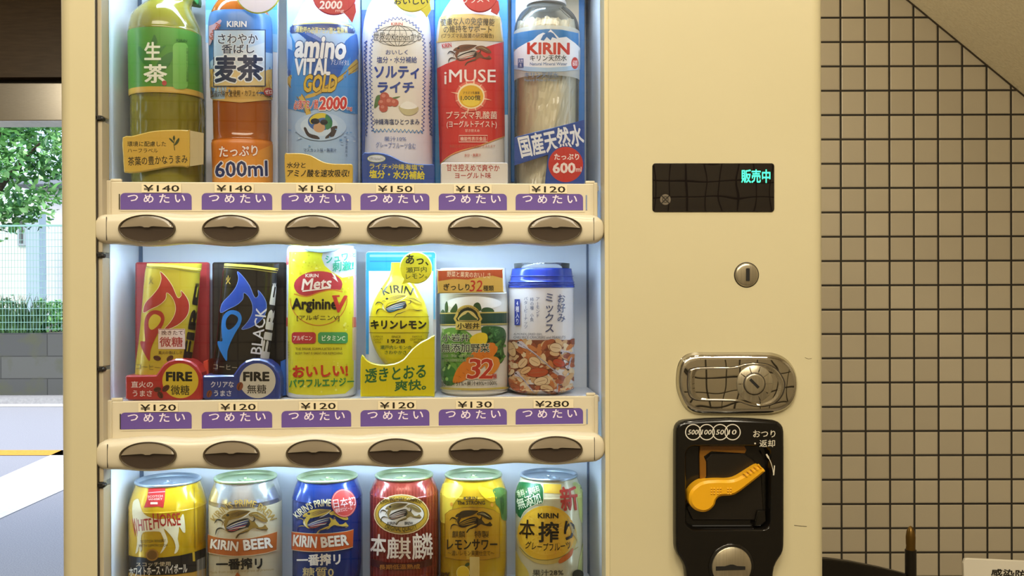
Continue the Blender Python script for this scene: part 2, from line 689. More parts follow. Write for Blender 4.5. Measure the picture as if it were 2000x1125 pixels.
def tile_material(name, x0, z0, pitch=0.050, axes='XZ'):
    m = bpy.data.materials.new(name)
    m.use_nodes = True
    n, l, p = nodes(m)
    tc = n.new('ShaderNodeTexCoord')
    sx = n.new('ShaderNodeSeparateXYZ')
    l.new(tc.outputs['Object'], sx.inputs[0])

    def math_(op, a, b=None, v=None):
        k = n.new('ShaderNodeMath')
        k.operation = op
        l.new(a, k.inputs[0])
        if b is not None:
            l.new(b, k.inputs[1])
        if v is not None:
            k.inputs[1].default_value = v
        return k.outputs[0]
    cb = n.new('ShaderNodeCombineXYZ')
    edges = []
    for i, (ax, o) in enumerate(zip(axes, (x0, z0))):
        u = math_('DIVIDE', math_('SUBTRACT', sx.outputs[ax], v=o), v=pitch)
        l.new(math_('FLOOR', u), cb.inputs[i])
        fr = math_('FRACT', u)
        edges.append(math_('MINIMUM', fr, math_('SUBTRACT', fr, v=1.0) if False else math_('MULTIPLY', math_('SUBTRACT', fr, v=1.0), v=-1.0)))
    d = math_('MINIMUM', edges[0], edges[1])
    wn_ = n.new('ShaderNodeTexWhiteNoise')
    wn_.noise_dimensions = '3D'
    l.new(cb.outputs[0], wn_.inputs['Vector'])
    nz = n.new('ShaderNodeTexNoise')
    nz.inputs['Scale'].default_value = 9
    l.new(tc.outputs['Object'], nz.inputs['Vector'])
    tone = n.new('ShaderNodeMixRGB')
    tone.inputs[1].default_value = (*rgb('#b5aa94'), 1)
    tone.inputs[2].default_value = (*rgb('#c2b7a0'), 1)
    l.new(math_('ADD', math_('MULTIPLY', wn_.outputs['Value'], v=0.7), math_('MULTIPLY', nz.outputs['Fac'], v=0.3)), tone.inputs[0])
    r = n.new('ShaderNodeMapRange')
    r.inputs['From Min'].default_value = 0.036
    r.inputs['From Max'].default_value = 0.048
    l.new(d, r.inputs['Value'])
    mx = n.new('ShaderNodeMixRGB')
    mx.inputs[1].default_value = (*rgb('#2a251d'), 1)
    l.new(r.outputs[0], mx.inputs[0])
    l.new(tone.outputs[0], mx.inputs[2])
    l.new(mx.outputs[0], p.inputs['Base Color'])
    h = n.new('ShaderNodeMapRange')
    h.inputs['From Min'].default_value = 0.030
    h.inputs['From Max'].default_value = 0.085
    l.new(d, h.inputs['Value'])
    bp = n.new('ShaderNodeBump')
    bp.inputs['Strength'].default_value = 0.55
    bp.inputs['Distance'].default_value = 0.0012
    l.new(h.outputs[0], bp.inputs['Height'])
    l.new(bp.outputs[0], p.inputs['Normal'])
    rr = n.new('ShaderNodeMapRange')
    rr.inputs['To Min'].default_value = 0.8
    rr.inputs['To Max'].default_value = 0.34
    l.new(r.outputs[0], rr.inputs['Value'])
    l.new(rr.outputs[0], p.inputs['Roughness'])
    return m


WD = 1.895                                    # depth of the tiled wall behind the machine
tx, _, tz = Lc(1641.0, 35.0, WD)
M_tile = tile_material('tile_square', tx, tz)
M_tile_s = tile_material('tile_square_side', 0.0, tz, axes='YZ')
M_stucco = mottled('stucco_cream', '#dccfae', '#e4d8b8', 180, 0.85, 0.5)
M_ceil = mottled('ceiling_paint', '#cfc6b4', '#d8cfbe', 30, 0.8)
M_floor = mottled('floor_stone', '#8f8678', '#a0978a', 25, 0.35)
M_darkpanel = mottled('dark_brown_panel', '#4f3e2a', '#5a4731', 12, 0.45, stretch=(1, 1, 8))
M_steel = mottled('brushed_steel', '#b9b2a6', '#c9c2b6', 60, 0.28, metal=0.9, stretch=(1, 1, 60))
M_black = mat('black_gap', '#0e0c0a', 0.6)


def struct(name, mb):
    o = mb.build(name)
    bframe(o)
    o['kind'] = 'structure'
    return o


struct('floor', MB().box(-4.2, 1.75, -0.85, 4.1, -0.06, 0.0, M_floor))
struct('ceiling', MB().box(-4.2, 1.75, -0.85, 4.1, 2.62, 2.70, M_ceil))
struct('wall_back', MB().box(-0.50, 1.75, WD, WD + 0.12, 0.0, 2.62, M_tile))
struct('wall_return', MB().box(-0.62, -0.50, WD, 3.9, 0.0, 2.62, M_tile_s))
struct('wall_front', MB().box(-4.2, 1.75, -0.97, -0.85, 0.0, 2.62, M_tile))
struct('wall_right', MB().box(1.75, 1.87, -0.85, WD, 0.0, 2.62, M_tile_s))
struct('wall_left', MB().box(-4.32, -4.2, -0.85, 4.1, 0.0, 2.62, M_stucco))
# sloped underside of the stairs, upper right: its edge on the tiled wall runs through these two pixels
e0, e1 = Lc(1772, 0, WD), Lc(2000, 187, WD)
sl = (e1[2] - e0[2]) / (e1[0] - e0[0])
zx = lambda x: e0[2] + sl * (x - e0[0])
xs0, xs1 = 0.15, 1.75
mb = MB()
P = [(xs0, zx(xs0)), (xs1, zx(xs1)), (xs1, zx(xs1) + 0.14), (xs0 + 0.11, zx(xs0) + 0.14)]
mb.prism(P, 0.95, WD, M_stucco)
struct('ceiling_slope', mb)
gl_ = MB()                                     # fine dark joint where the soffit meets the tiles
gl_.prism([(xs0, zx(xs0) - 0.0035), (xs1, zx(xs1) - 0.0035), (xs1, zx(xs1)), (xs0, zx(xs0))], WD - 0.0022, WD, mat('joint', '#3a3020', 0.8))
struct('trim_1', gl_)

# entrance wall, left: dark transom, steel header, opening to the street
DD = 3.9
zt0 = Lc(60, 163, DD)[2]
zt1 = Lc(60, 237, DD)[2]
zt2 = Lc(60, 151, DD)[2]
struct('wall_entrance', MB().box(-4.2, -0.62, DD, DD + 0.2, zt2, 2.62, M_darkpanel))
hd = MB()
hd.box(-4.2, -0.62, DD - 0.01, DD + 0.15, zt1, zt0, M_steel, 0.004)
hd.box(-4.2, -0.62, DD + 0.06, DD + 0.15, zt0, zt2, M_black)
struct('door_1', hd)

# ------------------------------------------------------------------ street outside
M_asph = mottled('asphalt', '#8d9096', '#a3a6ab', 160, 0.9, 0.4)
M_block = mottled('block_concrete', '#5d6060', '#82847f', 7, 0.9, 0.4, 6)
M_kerb = mottled('kerb_concrete', '#8a8c8c', '#9a9c9b', 30, 0.9)
M_white = mottled('road_paint_white', '#d4d8dc', '#e4e6e8', 40, 0.8)
M_yel = mottled('road_paint_yellow', '#d9952a', '#e0a33a', 40, 0.8)
M_soil = mottled('soil', '#4b4a3c', '#66644f', 20, 0.95)
road = MB().box(-16, 6, 4.12, 10.9, -0.10, 0.0, M_asph).build('road')
bframe(road)
road['kind'] = 'structure'


def G(px, py):                                  # a pixel of the street surface
    a = (px - 1000.0) / F
    b = -(py - 562.5) / F
    d = FW + RT * a + UP * b
    t = (0.004 - CAM[2]) / d[2]
    p = d * t
    return (p[0] * _cy - p[1] * _sy, p[0] * _sy + p[1] * _cy)


def marking(q, m):
    mk = MB()
    pts = [G(*c) for c in q]
    mk.add([(x, y, 0.004) for x, y in pts], [[0, 1, 2, 3]], m)
    o = mk.build('road_marking')
    o.parent = road
    return o


o = marking([(-260, 1130), (300, 877), (300, 800), (-260, 1047)], M_white)
marking([(-400, 889), (500, 889), (500, 879), (-400, 879)], M_yel)['label'] = 'yellow line'
marking([(-400, 794), (500, 794), (500, 787), (-400, 787)], M_white)
struct('kerb', MB().box(-16, 6, 10.6, 10.9, 0.0, 0.07, M_kerb))
wz = Lc(60, 651, 11.0)[2]
bw = MB()
bm_ = bpy.data.materials.new('block_courses')
bm_.use_nodes = True
n, l, p = nodes(bm_)
tc = n.new('ShaderNodeTexCoord')
mp = n.new('ShaderNodeMapping')
mp.inputs['Rotation'].default_value = (PI / 2, 0, 0)
bk = n.new('ShaderNodeTexBrick')
bk.inputs['Scale'].default_value = 1.0
bk.inputs['Brick Width'].default_value = 1.1
bk.inputs['Row Height'].default_value = wz / 3
bk.inputs['Mortar Size'].default_value = 0.006
bk.inputs['Color1'].default_value = (*rgb('#565955'), 1)
bk.inputs['Color2'].default_value = (*rgb('#4b4e4c'), 1)
bk.inputs['Mortar'].default_value = (*rgb('#343634'), 1)
nz = n.new('ShaderNodeTexNoise')
nz.inputs['Scale'].default_value = 5
nz.inputs['Detail'].default_value = 7
mr = n.new('ShaderNodeValToRGB')
mr.color_ramp.elements[0].position = 0.52
mr.color_ramp.elements[1].position = 0.72
moss = n.new('ShaderNodeMixRGB')
moss.inputs[2].default_value = (*rgb('#4f5343'), 1)
l.new(tc.outputs['Object'], mp.inputs['Vector'])
l.new(mp.outputs['Vector'], bk.inputs['Vector'])
l.new(tc.outputs['Object'], nz.inputs['Vector'])
l.new(nz.outputs['Fac'], mr.inputs['Fac'])
l.new(mr.outputs['Color'], moss.inputs[0])
l.new(bk.outputs['Color'], moss.inputs[1])
l.new(moss.outputs['Color'], p.inputs['Base Color'])
p.inputs['Roughness'].default_value = 0.95
bw.box(-16, 6, 10.9, 11.1, 0.0, wz, bm_)
struct('wall_street', bw)
struct('ground_garden', MB().box(-30, 10, 11.1, 40, -0.1, wz - 0.06, M_soil))

# mesh fence on the block wall
FD = 11.0
M_fence = mat('fence_green_wire', '#84b3a8', 0.5)
fx0, fx1 = -7.6, -4.4
fz1 = Lc(60, 441, FD)[2]
fence = empty('mesh_fence', (CAM[0], CAM[1], 0), 'pale green wire mesh fence on top of the grey block wall', 'fence')
fence.rotation_euler = (0, 0, -YAW)
fm = MB()
x = fx0
while x < fx1:
    fm.box(x - 0.0016, x + 0.0016, FD - 0.002, FD + 0.002, wz + 0.03, fz1, M_fence)
    x += 0.037
z = wz + 0.05
while z < fz1 + 0.01:
    fm.box(fx0, fx1, FD - 0.004, FD + 0.004, z - 0.0028, z + 0.0028, M_fence)
    z += 0.082
fm.box(fx0, fx1, FD - 0.01, FD + 0.01, fz1 - 0.01, fz1 + 0.012, M_fence)


def local_build(mb, name, parent):
    o = mb.build(name)
    o.parent = parent
    return o


local_build(fm, 'wire_panel', fence)
for xx in (-7.2, -6.24, -4.6):
    local_build(MB().box(xx - 0.02, xx + 0.02, FD + 0.005, FD + 0.045, wz + 0.001, fz1 + 0.03, M_fence), 'post', fence)


def leafy(name, label, cat, cx, cy, cz, rx, ry, rz, n, size, cols, trunk=None, seed=1, blade=False, holes=0.0):
    rnd = random.Random(seed)
    root = empty(name, (CAM[0], CAM[1], 0), label, cat)
    root.rotation_euler = (0, 0, -YAW)
    mats = [mat('leaf_' + c.strip('#'), c, 0.45, Transmission_Weight=0.0, Subsurface_Weight=0.0) for c in cols]
    fb = MB()
    clumps = []
    while len(clumps) < 46:
        u, v, w = (rnd.uniform(-1, 1) for _ in range(3))
        if u * u + v * v + w * w < 1:
            clumps.append((cx + u * rx, cy + v * ry, cz + w * rz))
    for i in range(n):
        if blade:
            bx, by = cx + rnd.uniform(-1, 1) * rx, cy + rnd.uniform(-1, 1) * ry
            h = rz * rnd.uniform(0.5, 1.9)
            dx, dy = rnd.gauss(0, 0.25) * h, rnd.gauss(0, 0.2) * h
            wd = size * rnd.uniform(0.6, 1.2)
            fb.add([(bx - wd, by, cz), (bx + wd, by, cz), (bx + wd * .8 + dx * .4, by + dy * .4, cz + h * .6), (bx - wd * .8 + dx * .4, by + dy * .4, cz + h * .6), (bx + dx, by + dy, cz + h)],
                   [[0, 1, 2, 3], [3, 2, 4]], mats[rnd.randrange(len(mats))])
            continue
        c = clumps[rnd.randrange(len(clumps))]
        p = Vector((rnd.gauss(c[0], rx * 0.15), rnd.gauss(c[1], ry * 0.15), rnd.gauss(c[2], rz * 0.13)))
        a = Vector((rnd.gauss(0, 1), rnd.gauss(0, 1), rnd.gauss(0, 0.7))).normalized()
        b = a.cross(Vector((rnd.gauss(0, 1), rnd.gauss(0, 1), rnd.gauss(0, 1)))).normalized()
        nn = a.cross(b)
        s_ = size * rnd.uniform(0.6, 1.3)
        fb.add([p - a * s_, p + b * s_ * 0.45 + nn * s_ * .1, p + a * s_, p - b * s_ * 0.45 + nn * s_ * .1], [[0, 1, 2], [0, 2, 3]], mats[rnd.randrange(len(mats))])
    o = local_build(fb, 'foliage', root)
    o['kind'] = 'stuff'
    if trunk:
        tb = MB()
        M_bark = mottled('bark', '#3a3029', '#54473b', 30, 0.9, 0.6)
        for pts, r in trunk:
            tb.tube(pts, r, M_bark)
        local_build(tb, 'trunk', root)
    return root


GR = ('#4f8f48', '#69aa5a', '#3a7040', '#86c46c', '#9ad486')
txx, tyy = Lc(0, 400, 12.6)[:2]
leafy('street_tree', 'leafy green tree overhanging the street behind the fence', 'tree', txx - 0.15, tyy, 3.30, 1.35, 0.9, 1.0, 6400, 0.062, GR,
      [([(txx - 0.35, tyy, wz - 0.08), (txx - 0.28, tyy, 2.2), (txx - 0.1, tyy, 3.0), (txx + 0.1, tyy, 3.8)], [0.10, 0.085, 0.06, 0.02]),
       ([(txx - 0.26, tyy, 2.3), (txx + 0.2, tyy - 0.1, 2.9), (txx + 0.6, tyy - 0.1, 3.3)], [0.05, 0.035, 0.012]),
       ([(txx - 0.2, tyy, 2.6), (txx - 0.6, tyy - 0.1, 3.2)], [0.045, 0.015])], seed=3)
gx, gy, _ = Lc(42, 640, 11.7)
leafy('tall_grass', 'clump of tall dark green grass behind the wire fence', 'grass', gx, gy, wz - 0.065, 0.27, 0.14, 0.30, 260, 0.012, ('#355c33', '#274c2c', '#4a7540'), seed=5, blade=True)
gx, gy, _ = Lc(101, 630, 12.6)
leafy('shrub', 'low bright green shrub behind the wire fence', 'shrub', gx, gy, wz + 0.16, 0.26, 0.16, 0.22, 700, 0.04, ('#6fae5a', '#8cc47a', '#4f8f4a'), [([(gx, gy, wz - 0.07), (gx, gy, wz + 0.3)], [0.012, 0.006])], seed=6)
gx, gy, _ = Lc(4, 560, 12.9)
leafy('shrub', 'dark thin shrub at the foot of the street tree', 'shrub', gx, gy, wz + 0.2, 0.22, 0.2, 0.25, 420, 0.035, ('#3d6a3c', '#55864c'), [([(gx, gy, wz - 0.07), (gx, gy, wz + 0.3)], [0.012, 0.006])], seed=9)

# houses behind
hz = wz - 0.07
M_wall1 = mat('render_cream', '#dfe8dd', 0.9)
M_wall2 = mat('render_lilac', '#e6eaf2', 0.9)
M_roof = mat('roof_grey', '#8b97a4', 0.7)
M_glass = mat('dark_glass', '#3a464c', 0.15)


def house(label, px0, px1, d, ptop, mwall, roof=None, windows=(), depth=3.0):
    x0, y0, zt = Lc(px0, ptop, d)
    x1, y1, _ = Lc(px1, ptop, d)
    root = empty('house', (CAM[0], CAM[1], 0), label, 'house')
    root.rotation_euler = (0, 0, -YAW)
    local_build(MB().box(x0, x1, y0, y0 + depth, hz, zt, mwall), 'wall', root)
    if roof:
        local_build(MB().box(x0 - 0.35, x1 + 0.3, y0 - 0.4, y0 + depth + 0.3, zt, zt + 0.16, roof, 0.03), 'roof', root)
    for a, b, c, e in windows:
        wx0, _, wz1 = Lc(a, b, d)
        wx1, _, wz0 = Lc(c, e, d)
        w = local_build(MB().box(wx0, wx1, y0 - 0.05, y0 + 0.05, wz0, wz1, mat('window_frame_grey', '#9fb0b8', 0.5)), 'window', root)
        pb = MB().box(wx0 + 0.05, wx1 - 0.05, y0 - 0.06, y0 - 0.04, wz0 + 0.05, wz1 - 0.05, M_glass)
        local_build(pb, 'pane', w)
    return root


house('cream walled house behind the tree with a narrow dark window', -160, 52, 19, 405, M_wall1, None, [(36, 420, 52, 480)])
house('lilac white house with a grey eave beyond the fence', 74, 230, 17, 366, M_wall2, M_roof)
pl = MB()
a0, a1 = Lc(50, 415, 16.2), Lc(76, 415, 16.2)
pl.box(a0[0], a1[0], a0[1], a0[1] + 0.25, hz, a0[2], mat('pillar_blue', '#a9c2d2', 0.7))
o = pl.build('gate_pillar')
bframe(o)
tag(o, 'pale blue square pillar standing between the two houses', 'pillar')

# ================================================================== VENDING MACHINE
def X(px, y=0.0, py=562):
    return float(U(px, py, y)[0])


def Z(py, y=0.0, px=884):
    return float(U(px, py, y)[1])


M_cream = mottled('machine_cream', '#c9bf9b', '#ccc29f', 6, 0.32)
M_cream2 = mat('machine_cream_trim', '#d4c8a2', 0.25)
M_inner = mat('showcase_white', '#e9ecf2', 0.42)
M_seam = mat('dark_seam', '#2c241b', 0.6)
M_gloss = mat('black_gloss', '#0f0d0b', 0.12)
M_rub = mat('black_rubber', '#15120f', 0.5)

xl, xo0, xo1, xr = X(113), X(187), X(1190), X(1612.5)
MT, MBm = 1.83, 0.03                           # top and bottom of the machine
ZOT, ZOB = 1.668, Z(1200)                      # opening of the show case
YB = 0.102                                     # back of the show case
vm = empty('vending_machine', (0.0, 0.33, 0.0), 'cream drinks vending machine with a lit show case of bottles and cans', 'vending machine')

cab = MB()
cab.box(xl, xr, YB + 0.02, 0.68, MBm, MT, M_cream, 0.006)
for fx in (xl + 0.06, xr - 0.06):
    for fy in (0.15, 0.6):
        cab.lathe_z(fx, fy, [(0.02, 0.0), (0.02, MBm + 0.01)], M_rub, 16)
cab.build('cabinet', vm)


def post(px0, px1, name, rl=0.0, rr=0.0):
    """vertical door member with rounded outer edge"""
    x0, x1 = px0, px1
    pts = []
    for k in range(25):
        a = PI / 2 * k / 24
        if rl:
            pts.append((x0 + rl - rl * math.cos(a), rl - rl * math.sin(a)))
    if not rl:
        pts.append((x0, 0))
    for k in range(25):
        a = PI / 2 * k / 24
        if rr:
            pts.append((x1 - rr + rr * math.sin(a), rr - rr * math.cos(a)))
    if not rr:
        pts.append((x1, 0))
    pts += [(x1, YB + 0.02), (x0, YB + 0.02)]
    m = MB()
    m.rings([[(x, y, z) for x, y in pts] for z in (MBm, MT)], M_cream, smooth=False)
    m.build(name, vm)
    return m


post(xl, xo0, 'door_stile', rl=0.012)
post(xo1, xr, 'control_panel', rr=0.012)
MB().box(xo0, xo1, 0.0, YB + 0.02, ZOT, MT, M_cream, 0.002).build('door_header', vm)
lp = MB()
lp.box(xo0, xo1, 0.0, YB + 0.02, MBm, ZOB, M_cream, 0.002)
lp.build('lower_door_panel', vm)
# show case lining
sb_ = MB().box(xo0, xo1, YB, YB + 0.0195, ZOB, ZOT, M_inner)
M_cshade = mat('corner_shade', '#5d6b80', 0.5)  # shadow line of the back corners, painted as thin dark strips
sb_.box(xo0 + 0.0042, xo0 + 0.0078, YB - 0.0012, YB, ZOB, ZOT, M_cshade)
sb_.box(xo1 - 0.0062, xo1 - 0.0042, YB - 0.0012, YB, ZOB, ZOT, M_cshade)
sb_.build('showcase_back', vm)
sw = MB()
sw.box(xo0, xo0 + 0.004, 0.0235, YB, ZOB, ZOT, M_inner)
sw.build('showcase_side', vm)
sw = MB()
sw.box(xo1 - 0.004, xo1, 0.0235, YB, ZOB, ZOT, M_inner)
sw.build('showcase_side', vm)
# window edge: grey strip with black hinge clips on the left, bright lip on the right
we = MB()
x0 = xo0
for za, zb in ((Z(-60), Z(231)), (Z(240), Z(492)), (Z(502), Z(711)), (Z(719), Z(932)), (Z(943), ZOB)):
    we.box(x0 + 0.0006, x0 + 0.0045, 0.004, 0.0215, zb, za, mat('window_edge', '#b3a78e', 0.4), 0.0006)
we.box(x0, x0 + 0.0009, 0.0015, 0.012, ZOB, ZOT, M_seam)
we.build('window_edge', vm)
for py in (235, 497, 715, 937):
    hc = MB()
    zc = Z(py)
    hc.box(X(184), X(197), 0.0015, 0.0075, zc - 0.0022, zc + 0.0022, M_rub, 0.0008)
    hc.lathe_y(X(197), zc - 0.0006, [(0.0, 0.002), (0.0016, 0.0022), (0.0020, 0.003), (0.0020, 0.0075), (0.0, 0.0075)], M_rub, 16)
    hc.build('hinge_clip', vm)
lip = MB()
lip.box(xo1 - 0.0042, xo1, -0.0004, 0.0225, ZOB, ZOT, M_cream2, 0.0008)
lip.build('window_lip', vm)
wp = MB()
wp.add([(xo0 + 0.001, 0.0225, ZOB), (xo1 - 0.001, 0.0225, ZOB), (xo1 - 0.001, 0.0225, ZOT), (xo0 + 0.001, 0.0225, ZOT)], [[0, 1, 2, 3]], clear_sheet('clear_acrylic', ior=1.42))
wp.build('window_pane', vm)

# ------------------------------------------------------------------ shelves with price rail and buttons
M_rail = mat('rail_cream', '#d2c8b0', 0.26)
M_card = mat('rail_card', '#e9e3d6', 0.4)
M_purple = mat('cold_purple', '#66509a', 0.3)
M_lens = mat('smoke_lens_bright_reflection', '#877b68', 0.12)  # smoked lens with its bright upper reflection painted in
M_lensd = mat('smoke_lens_dark_reflection', '#3d322a', 0.08)  # same smoked lens with its dark lower reflection painted in
M_bez = mat('button_bezel', '#4d4232', 0.25)
C1 = (190, 340, 2000 / 510.0)
C2 = (690, 340, 2000 / 510.0)
D1 = (190, 760, 2000 / 510.0)
D2 = (690, 760, 2000 / 510.0)
BTN = [[(289, 446.5), (452, 446.9), (613, 447), (771.4, 448), (928.2, 447.8), (1083, 447)],
       [(290.4, 889), (452.7, 887), (613.7, 885), (772.5, 881), (929.3, 879.7), (1085, 878.4)]]
ROWZ = [CAM[2] + 0.0518, CAM[2] + 0.0518 - 0.2023]      # heights of the two rows of buttons
PIT = 0.073
PRICE = [['¥140', '¥140', '¥150', '¥150', '¥150', '¥120'], ['¥120', '¥120', '¥120', '¥120', '¥130', '¥280']]
YR = 0.0165
RAILTOP = [(Z(356, YR, 289) + Z(358, YR, 1083)) / 2, (Z(783, YR, 289) + Z(775, YR, 1083)) / 2]
RAILBOT = [ROWZ[0] + 0.0080, ROWZ[1] + 0.0080]
TABX = [305, 463, 618, 771.5, 923.5, 1073]
TABY = [[377, 377.3, 377.6, 378, 378.4, 378.8], [805, 803.7, 801.8, 800.3, 798.8, 797.6]]
STKX = [[316, 458, 616.6, 772, 923.4, 1071], [308, 464, 620.5, 774.5, 926, 1077]]


def TAB(r, i):
    """centre and top of a purple tab, in metres on the rail"""
    x, z = U(TABX[i], TABY[r][i], YR)
    return float(x), float(z)


XB0, XB1 = X(184, 0.0105), X(1181, 0.0105)


class Wall(Flat):
    """flat artwork placed in metres: used for repeated stickers"""

    def unproj(s, px, py, off):
        return np.stack([np.asarray(px) / 1000.0, np.full_like(np.asarray(px, float), s.y - off), -np.asarray(py) / 1000.0], 1)


def shelf(r):
    zb = ROWZ[r]
    par = empty('shelf', (0.0, 0.05, zb), None)
    par.parent = vm
    par.location = (0.0, 0.05 - vm.location.y, zb)
    x0, x1 = X(217, YR), X(1161, YR)
    zt, zr = RAILTOP[r], RAILBOT[r]
    pl = MB()
    pl.box(XB0 + 0.006, XB1 - 0.003, 0.0230, YB, zt - 0.006, zt - 0.001, M_inner)
    pl.build('shelf_plate', par)
    rl = MB()
    yr = YR
    rl.box(x0, x1, yr, yr + 0.005, zr, zt, M_rail, 0.0008)
    # raised border of the sticker channel, end posts
    rl.box(x0 - 0.004, x0 + 0.0004, yr - 0.0015, yr + 0.005, zr, zt + 0.0012, M_rail, 0.0007)
    rl.box(x1 - 0.0004, x1 + 0.0030, yr - 0.0015, yr + 0.005, zr, zt + 0.0010, M_rail, 0.0007)
    zl_, zr_ = TAB(r, 0)[1], TAB(r, 5)[1]
    xa, xb = float(U(232.5, 400, yr)[0]), float(U(1144, 400, yr)[0])
    rl.box(xa, xa + 0.0008, yr - 0.0006, yr + 0.001, zl_ - 0.0150, zl_ - 0.001, M_seam)
    rl.box(xb, xb + 0.0012, yr - 0.0006, yr + 0.001, zr_ - 0.0150, zr_ - 0.001, mat('slot_blue', '#7f8fb0', 0.4))
    rl.box(x0 - 0.001, x0 + 0.009, yr + 0.001, yr + 0.0045, zt, zt + 0.0030, M_rail, 0.001)
    rl.box(x1 - 0.008, x1 + 0.001, yr + 0.001, yr + 0.0045, zt, zt + 0.0030, M_rail, 0.001)
    rl.box(xa + 0.001, xb - 0.001, yr - 0.0005, yr + 0.0005, zl_ - 0.0166, zl_ - 0.0156, M_rail)
    rl.build('price_rail', par)
    # wavy hand bar
    bar = MB()
    N = 150
    rings = []
    bx0, bx1 = XB0, XB1
    for i in range(N + 1):
        x = bx0 + (bx1 - bx0) * i / N
        u = ((x / PIT) + 0.5) % 1.0 - 0.0
        ph = math.cos(2 * PI * (x / PIT + 0.5 - 0.0)) if abs(x) < 3 * PIT else -1
        hh = 0.0145 + 0.0011 * max(-1, ph)
        e = min(x - bx0, bx1 - x)
        k = 1.0
        if e < 0.013:
            k = math.sqrt(max(0.0, 1 - ((0.013 - e) / 0.013) ** 2))
            k = max(k, 0.05)
        if i == 0 or i == N:
            k = 0.05
        ring = []
        for j in range(28):
            a = 2 * PI * j / 28
            c, s_ = math.cos(a), math.sin(a)
            ring.append((x, 0.0105 + 0.0115 * (0.35 + 0.65 * k) * math.copysign(abs(c) ** 0.62, c), zb + hh * k * math.copysign(abs(s_) ** 0.62, s_)))
        rings.append(ring)
    bar.rings(rings, M_rail)
    for xx in (X(209), X(1160)):
        bar.box(xx - 0.00022, xx + 0.00022, -0.0011, 0.0, zb - 0.0105, zb + 0.0105, M_seam)
    bar.build('hand_bar', par)
    for i in range(6):
        art = MB()
        A_ = Art(art, Wall(YR - 0.0001), (0, 0, 1), off=0.0002, inc=0.00008)
        mm = 1000.0
        cx_, tz = TAB(r, i)
        cx_, tz = cx_ * mm, -tz * mm
        wdt = 0.0317 * mm
        q = [(cx_ - wdt, tz + 15.2)] + [(cx_ - wdt, tz + 4)] + [(cx_ - wdt + 4 - 4 * math.cos(a), tz + 4 - 4 * math.sin(a)) for a in (0.3, 0.6, 0.9, 1.2, PI / 2)]
        q += [(cx_ + wdt - 4 + 4 * math.sin(a), tz + 4 - 4 * math.cos(a)) for a in (0, 0.3, 0.6, 0.9, 1.2, PI / 2)] + [(cx_ + wdt, tz + 15.2)]
        A_.poly(q, M_purple)
        for k, (ch, hw, y0, y1) in enumerate((('つ', 4.7, 1.6, 7.6), ('め', 4.5, 1.0, 9.0), ('た', 4.6, 0.9, 9.0), ('い', 4.6, 1.5, 8.6))):
            u = cx_ - 0.0206 * mm + k * 0.0140 * mm
            A_.text(ch, u - hw, tz + y0, u + hw, tz + y1, '#ecdff0', 0.02)
        art.build('cold_label', par, 'purple label')
        art = MB()
        A_ = Art(art, Wall(YR - 0.0003), (0, 0, 1), off=0.0006, inc=0.00008)
        sx = float(U(STKX[r][i], 400, YR)[0]) * mm
        w1 = 2.5 if r and i == 5 else 0
        A_.rect(sx - 17.6, tz - 8.4, sx + 17.6 + w1, tz - 0.3, '#e6d9b9')
        A_.text(PRICE[r][i], sx - 16, tz - 7.3, sx + 16, tz - 1.2, '#241c12', 0.018)
        art.build('price_sticker', par, 'white sticker with black price')
    # oval selector buttons let into the bar
    for i in range(6):
        cx = (i - 2.5) * PIT
        b = empty('selection_button', (0, 0, 0))
        b = None
        g = MB()
        seg = 48
        a_, c_ = 0.0249, 0.0124
        yb = -0.0026
        prof = [(1.00, yb + 0.0015), (1.00, yb - 0.0004), (0.985, yb - 0.0009), (0.955, yb - 0.0006), (0.935, yb + 0.0004)]
        g.rings([[(cx + a_ * k * math.cos(2 * PI * t / seg), y, zb + c_ * k * math.sin(2 * PI * t / seg)) for t in range(seg)] for k, y in prof], M_bez, cap0=False, cap1=False)
        # lower dish: hollow, the dark reflection put into its colour
        dish = [[(cx + a_ * 0.94 * k * math.cos(2 * PI * t / seg), yb + 0.0004 + 0.0009 * (1 - k * k) + 0.0002, zb + c_ * 0.94 * k * math.sin(2 * PI * t / seg)) for t in range(seg)] for k in (1.0, 0.8, 0.6, 0.4, 0.2, 0.02)]
        g.rings(dish, M_lensd, cap0=False, cap1=True)
        # upper lid of the button with the notched lower lip, bright reflection put into its colour
        top = []
        n_ = 24
        for t in range(n_ + 1):
            ang = math.radians(8 + 164 * t / n_)
            top.append((a_ * 0.93 * math.cos(ang), c_ * 0.93 * math.sin(ang)))
        lip_ = []
        for t in range(n_ + 1):
            xx = top[-1][0] + (top[0][0] - top[-1][0]) * t / n_
            w = abs(xx) / a_
            dz = 0.0016 * (1 - w) + 0.0008 - (0.0014 * math.exp(-((xx / 0.0035) ** 4)))
            lip_.append((xx, dz))
        top = top[::-1]
        rr_ = []
        for f in (0.0, 0.2, 0.4, 0.6, 0.8, 1.0):
            row = []
            for t in range(n_ + 1):
                xx = lip_[t][0] * (1 - f) + top[t][0] * f
                zz = lip_[t][1] * (1 - f) + top[t][1] * f
                row.append((cx + xx, yb - 0.0010 + 0.0014 * f * f + 0.0006 * (xx / a_) ** 2, zb + zz))
            rr_.append(row)
        g.rings(rr_, M_lens, closed=False, cap0=False, cap1=False)
        g.rings([[(cx + q[0], yb - 0.0010 + 0.0006 * (q[0] / a_) ** 2, zb + q[1]) for q in lip_], [(cx + q[0], yb + 0.0012, zb + q[1] + 0.0002) for q in lip_]], M_lensd, closed=False, cap0=False, cap1=False)
        g.build('selection_button', par)
    return par


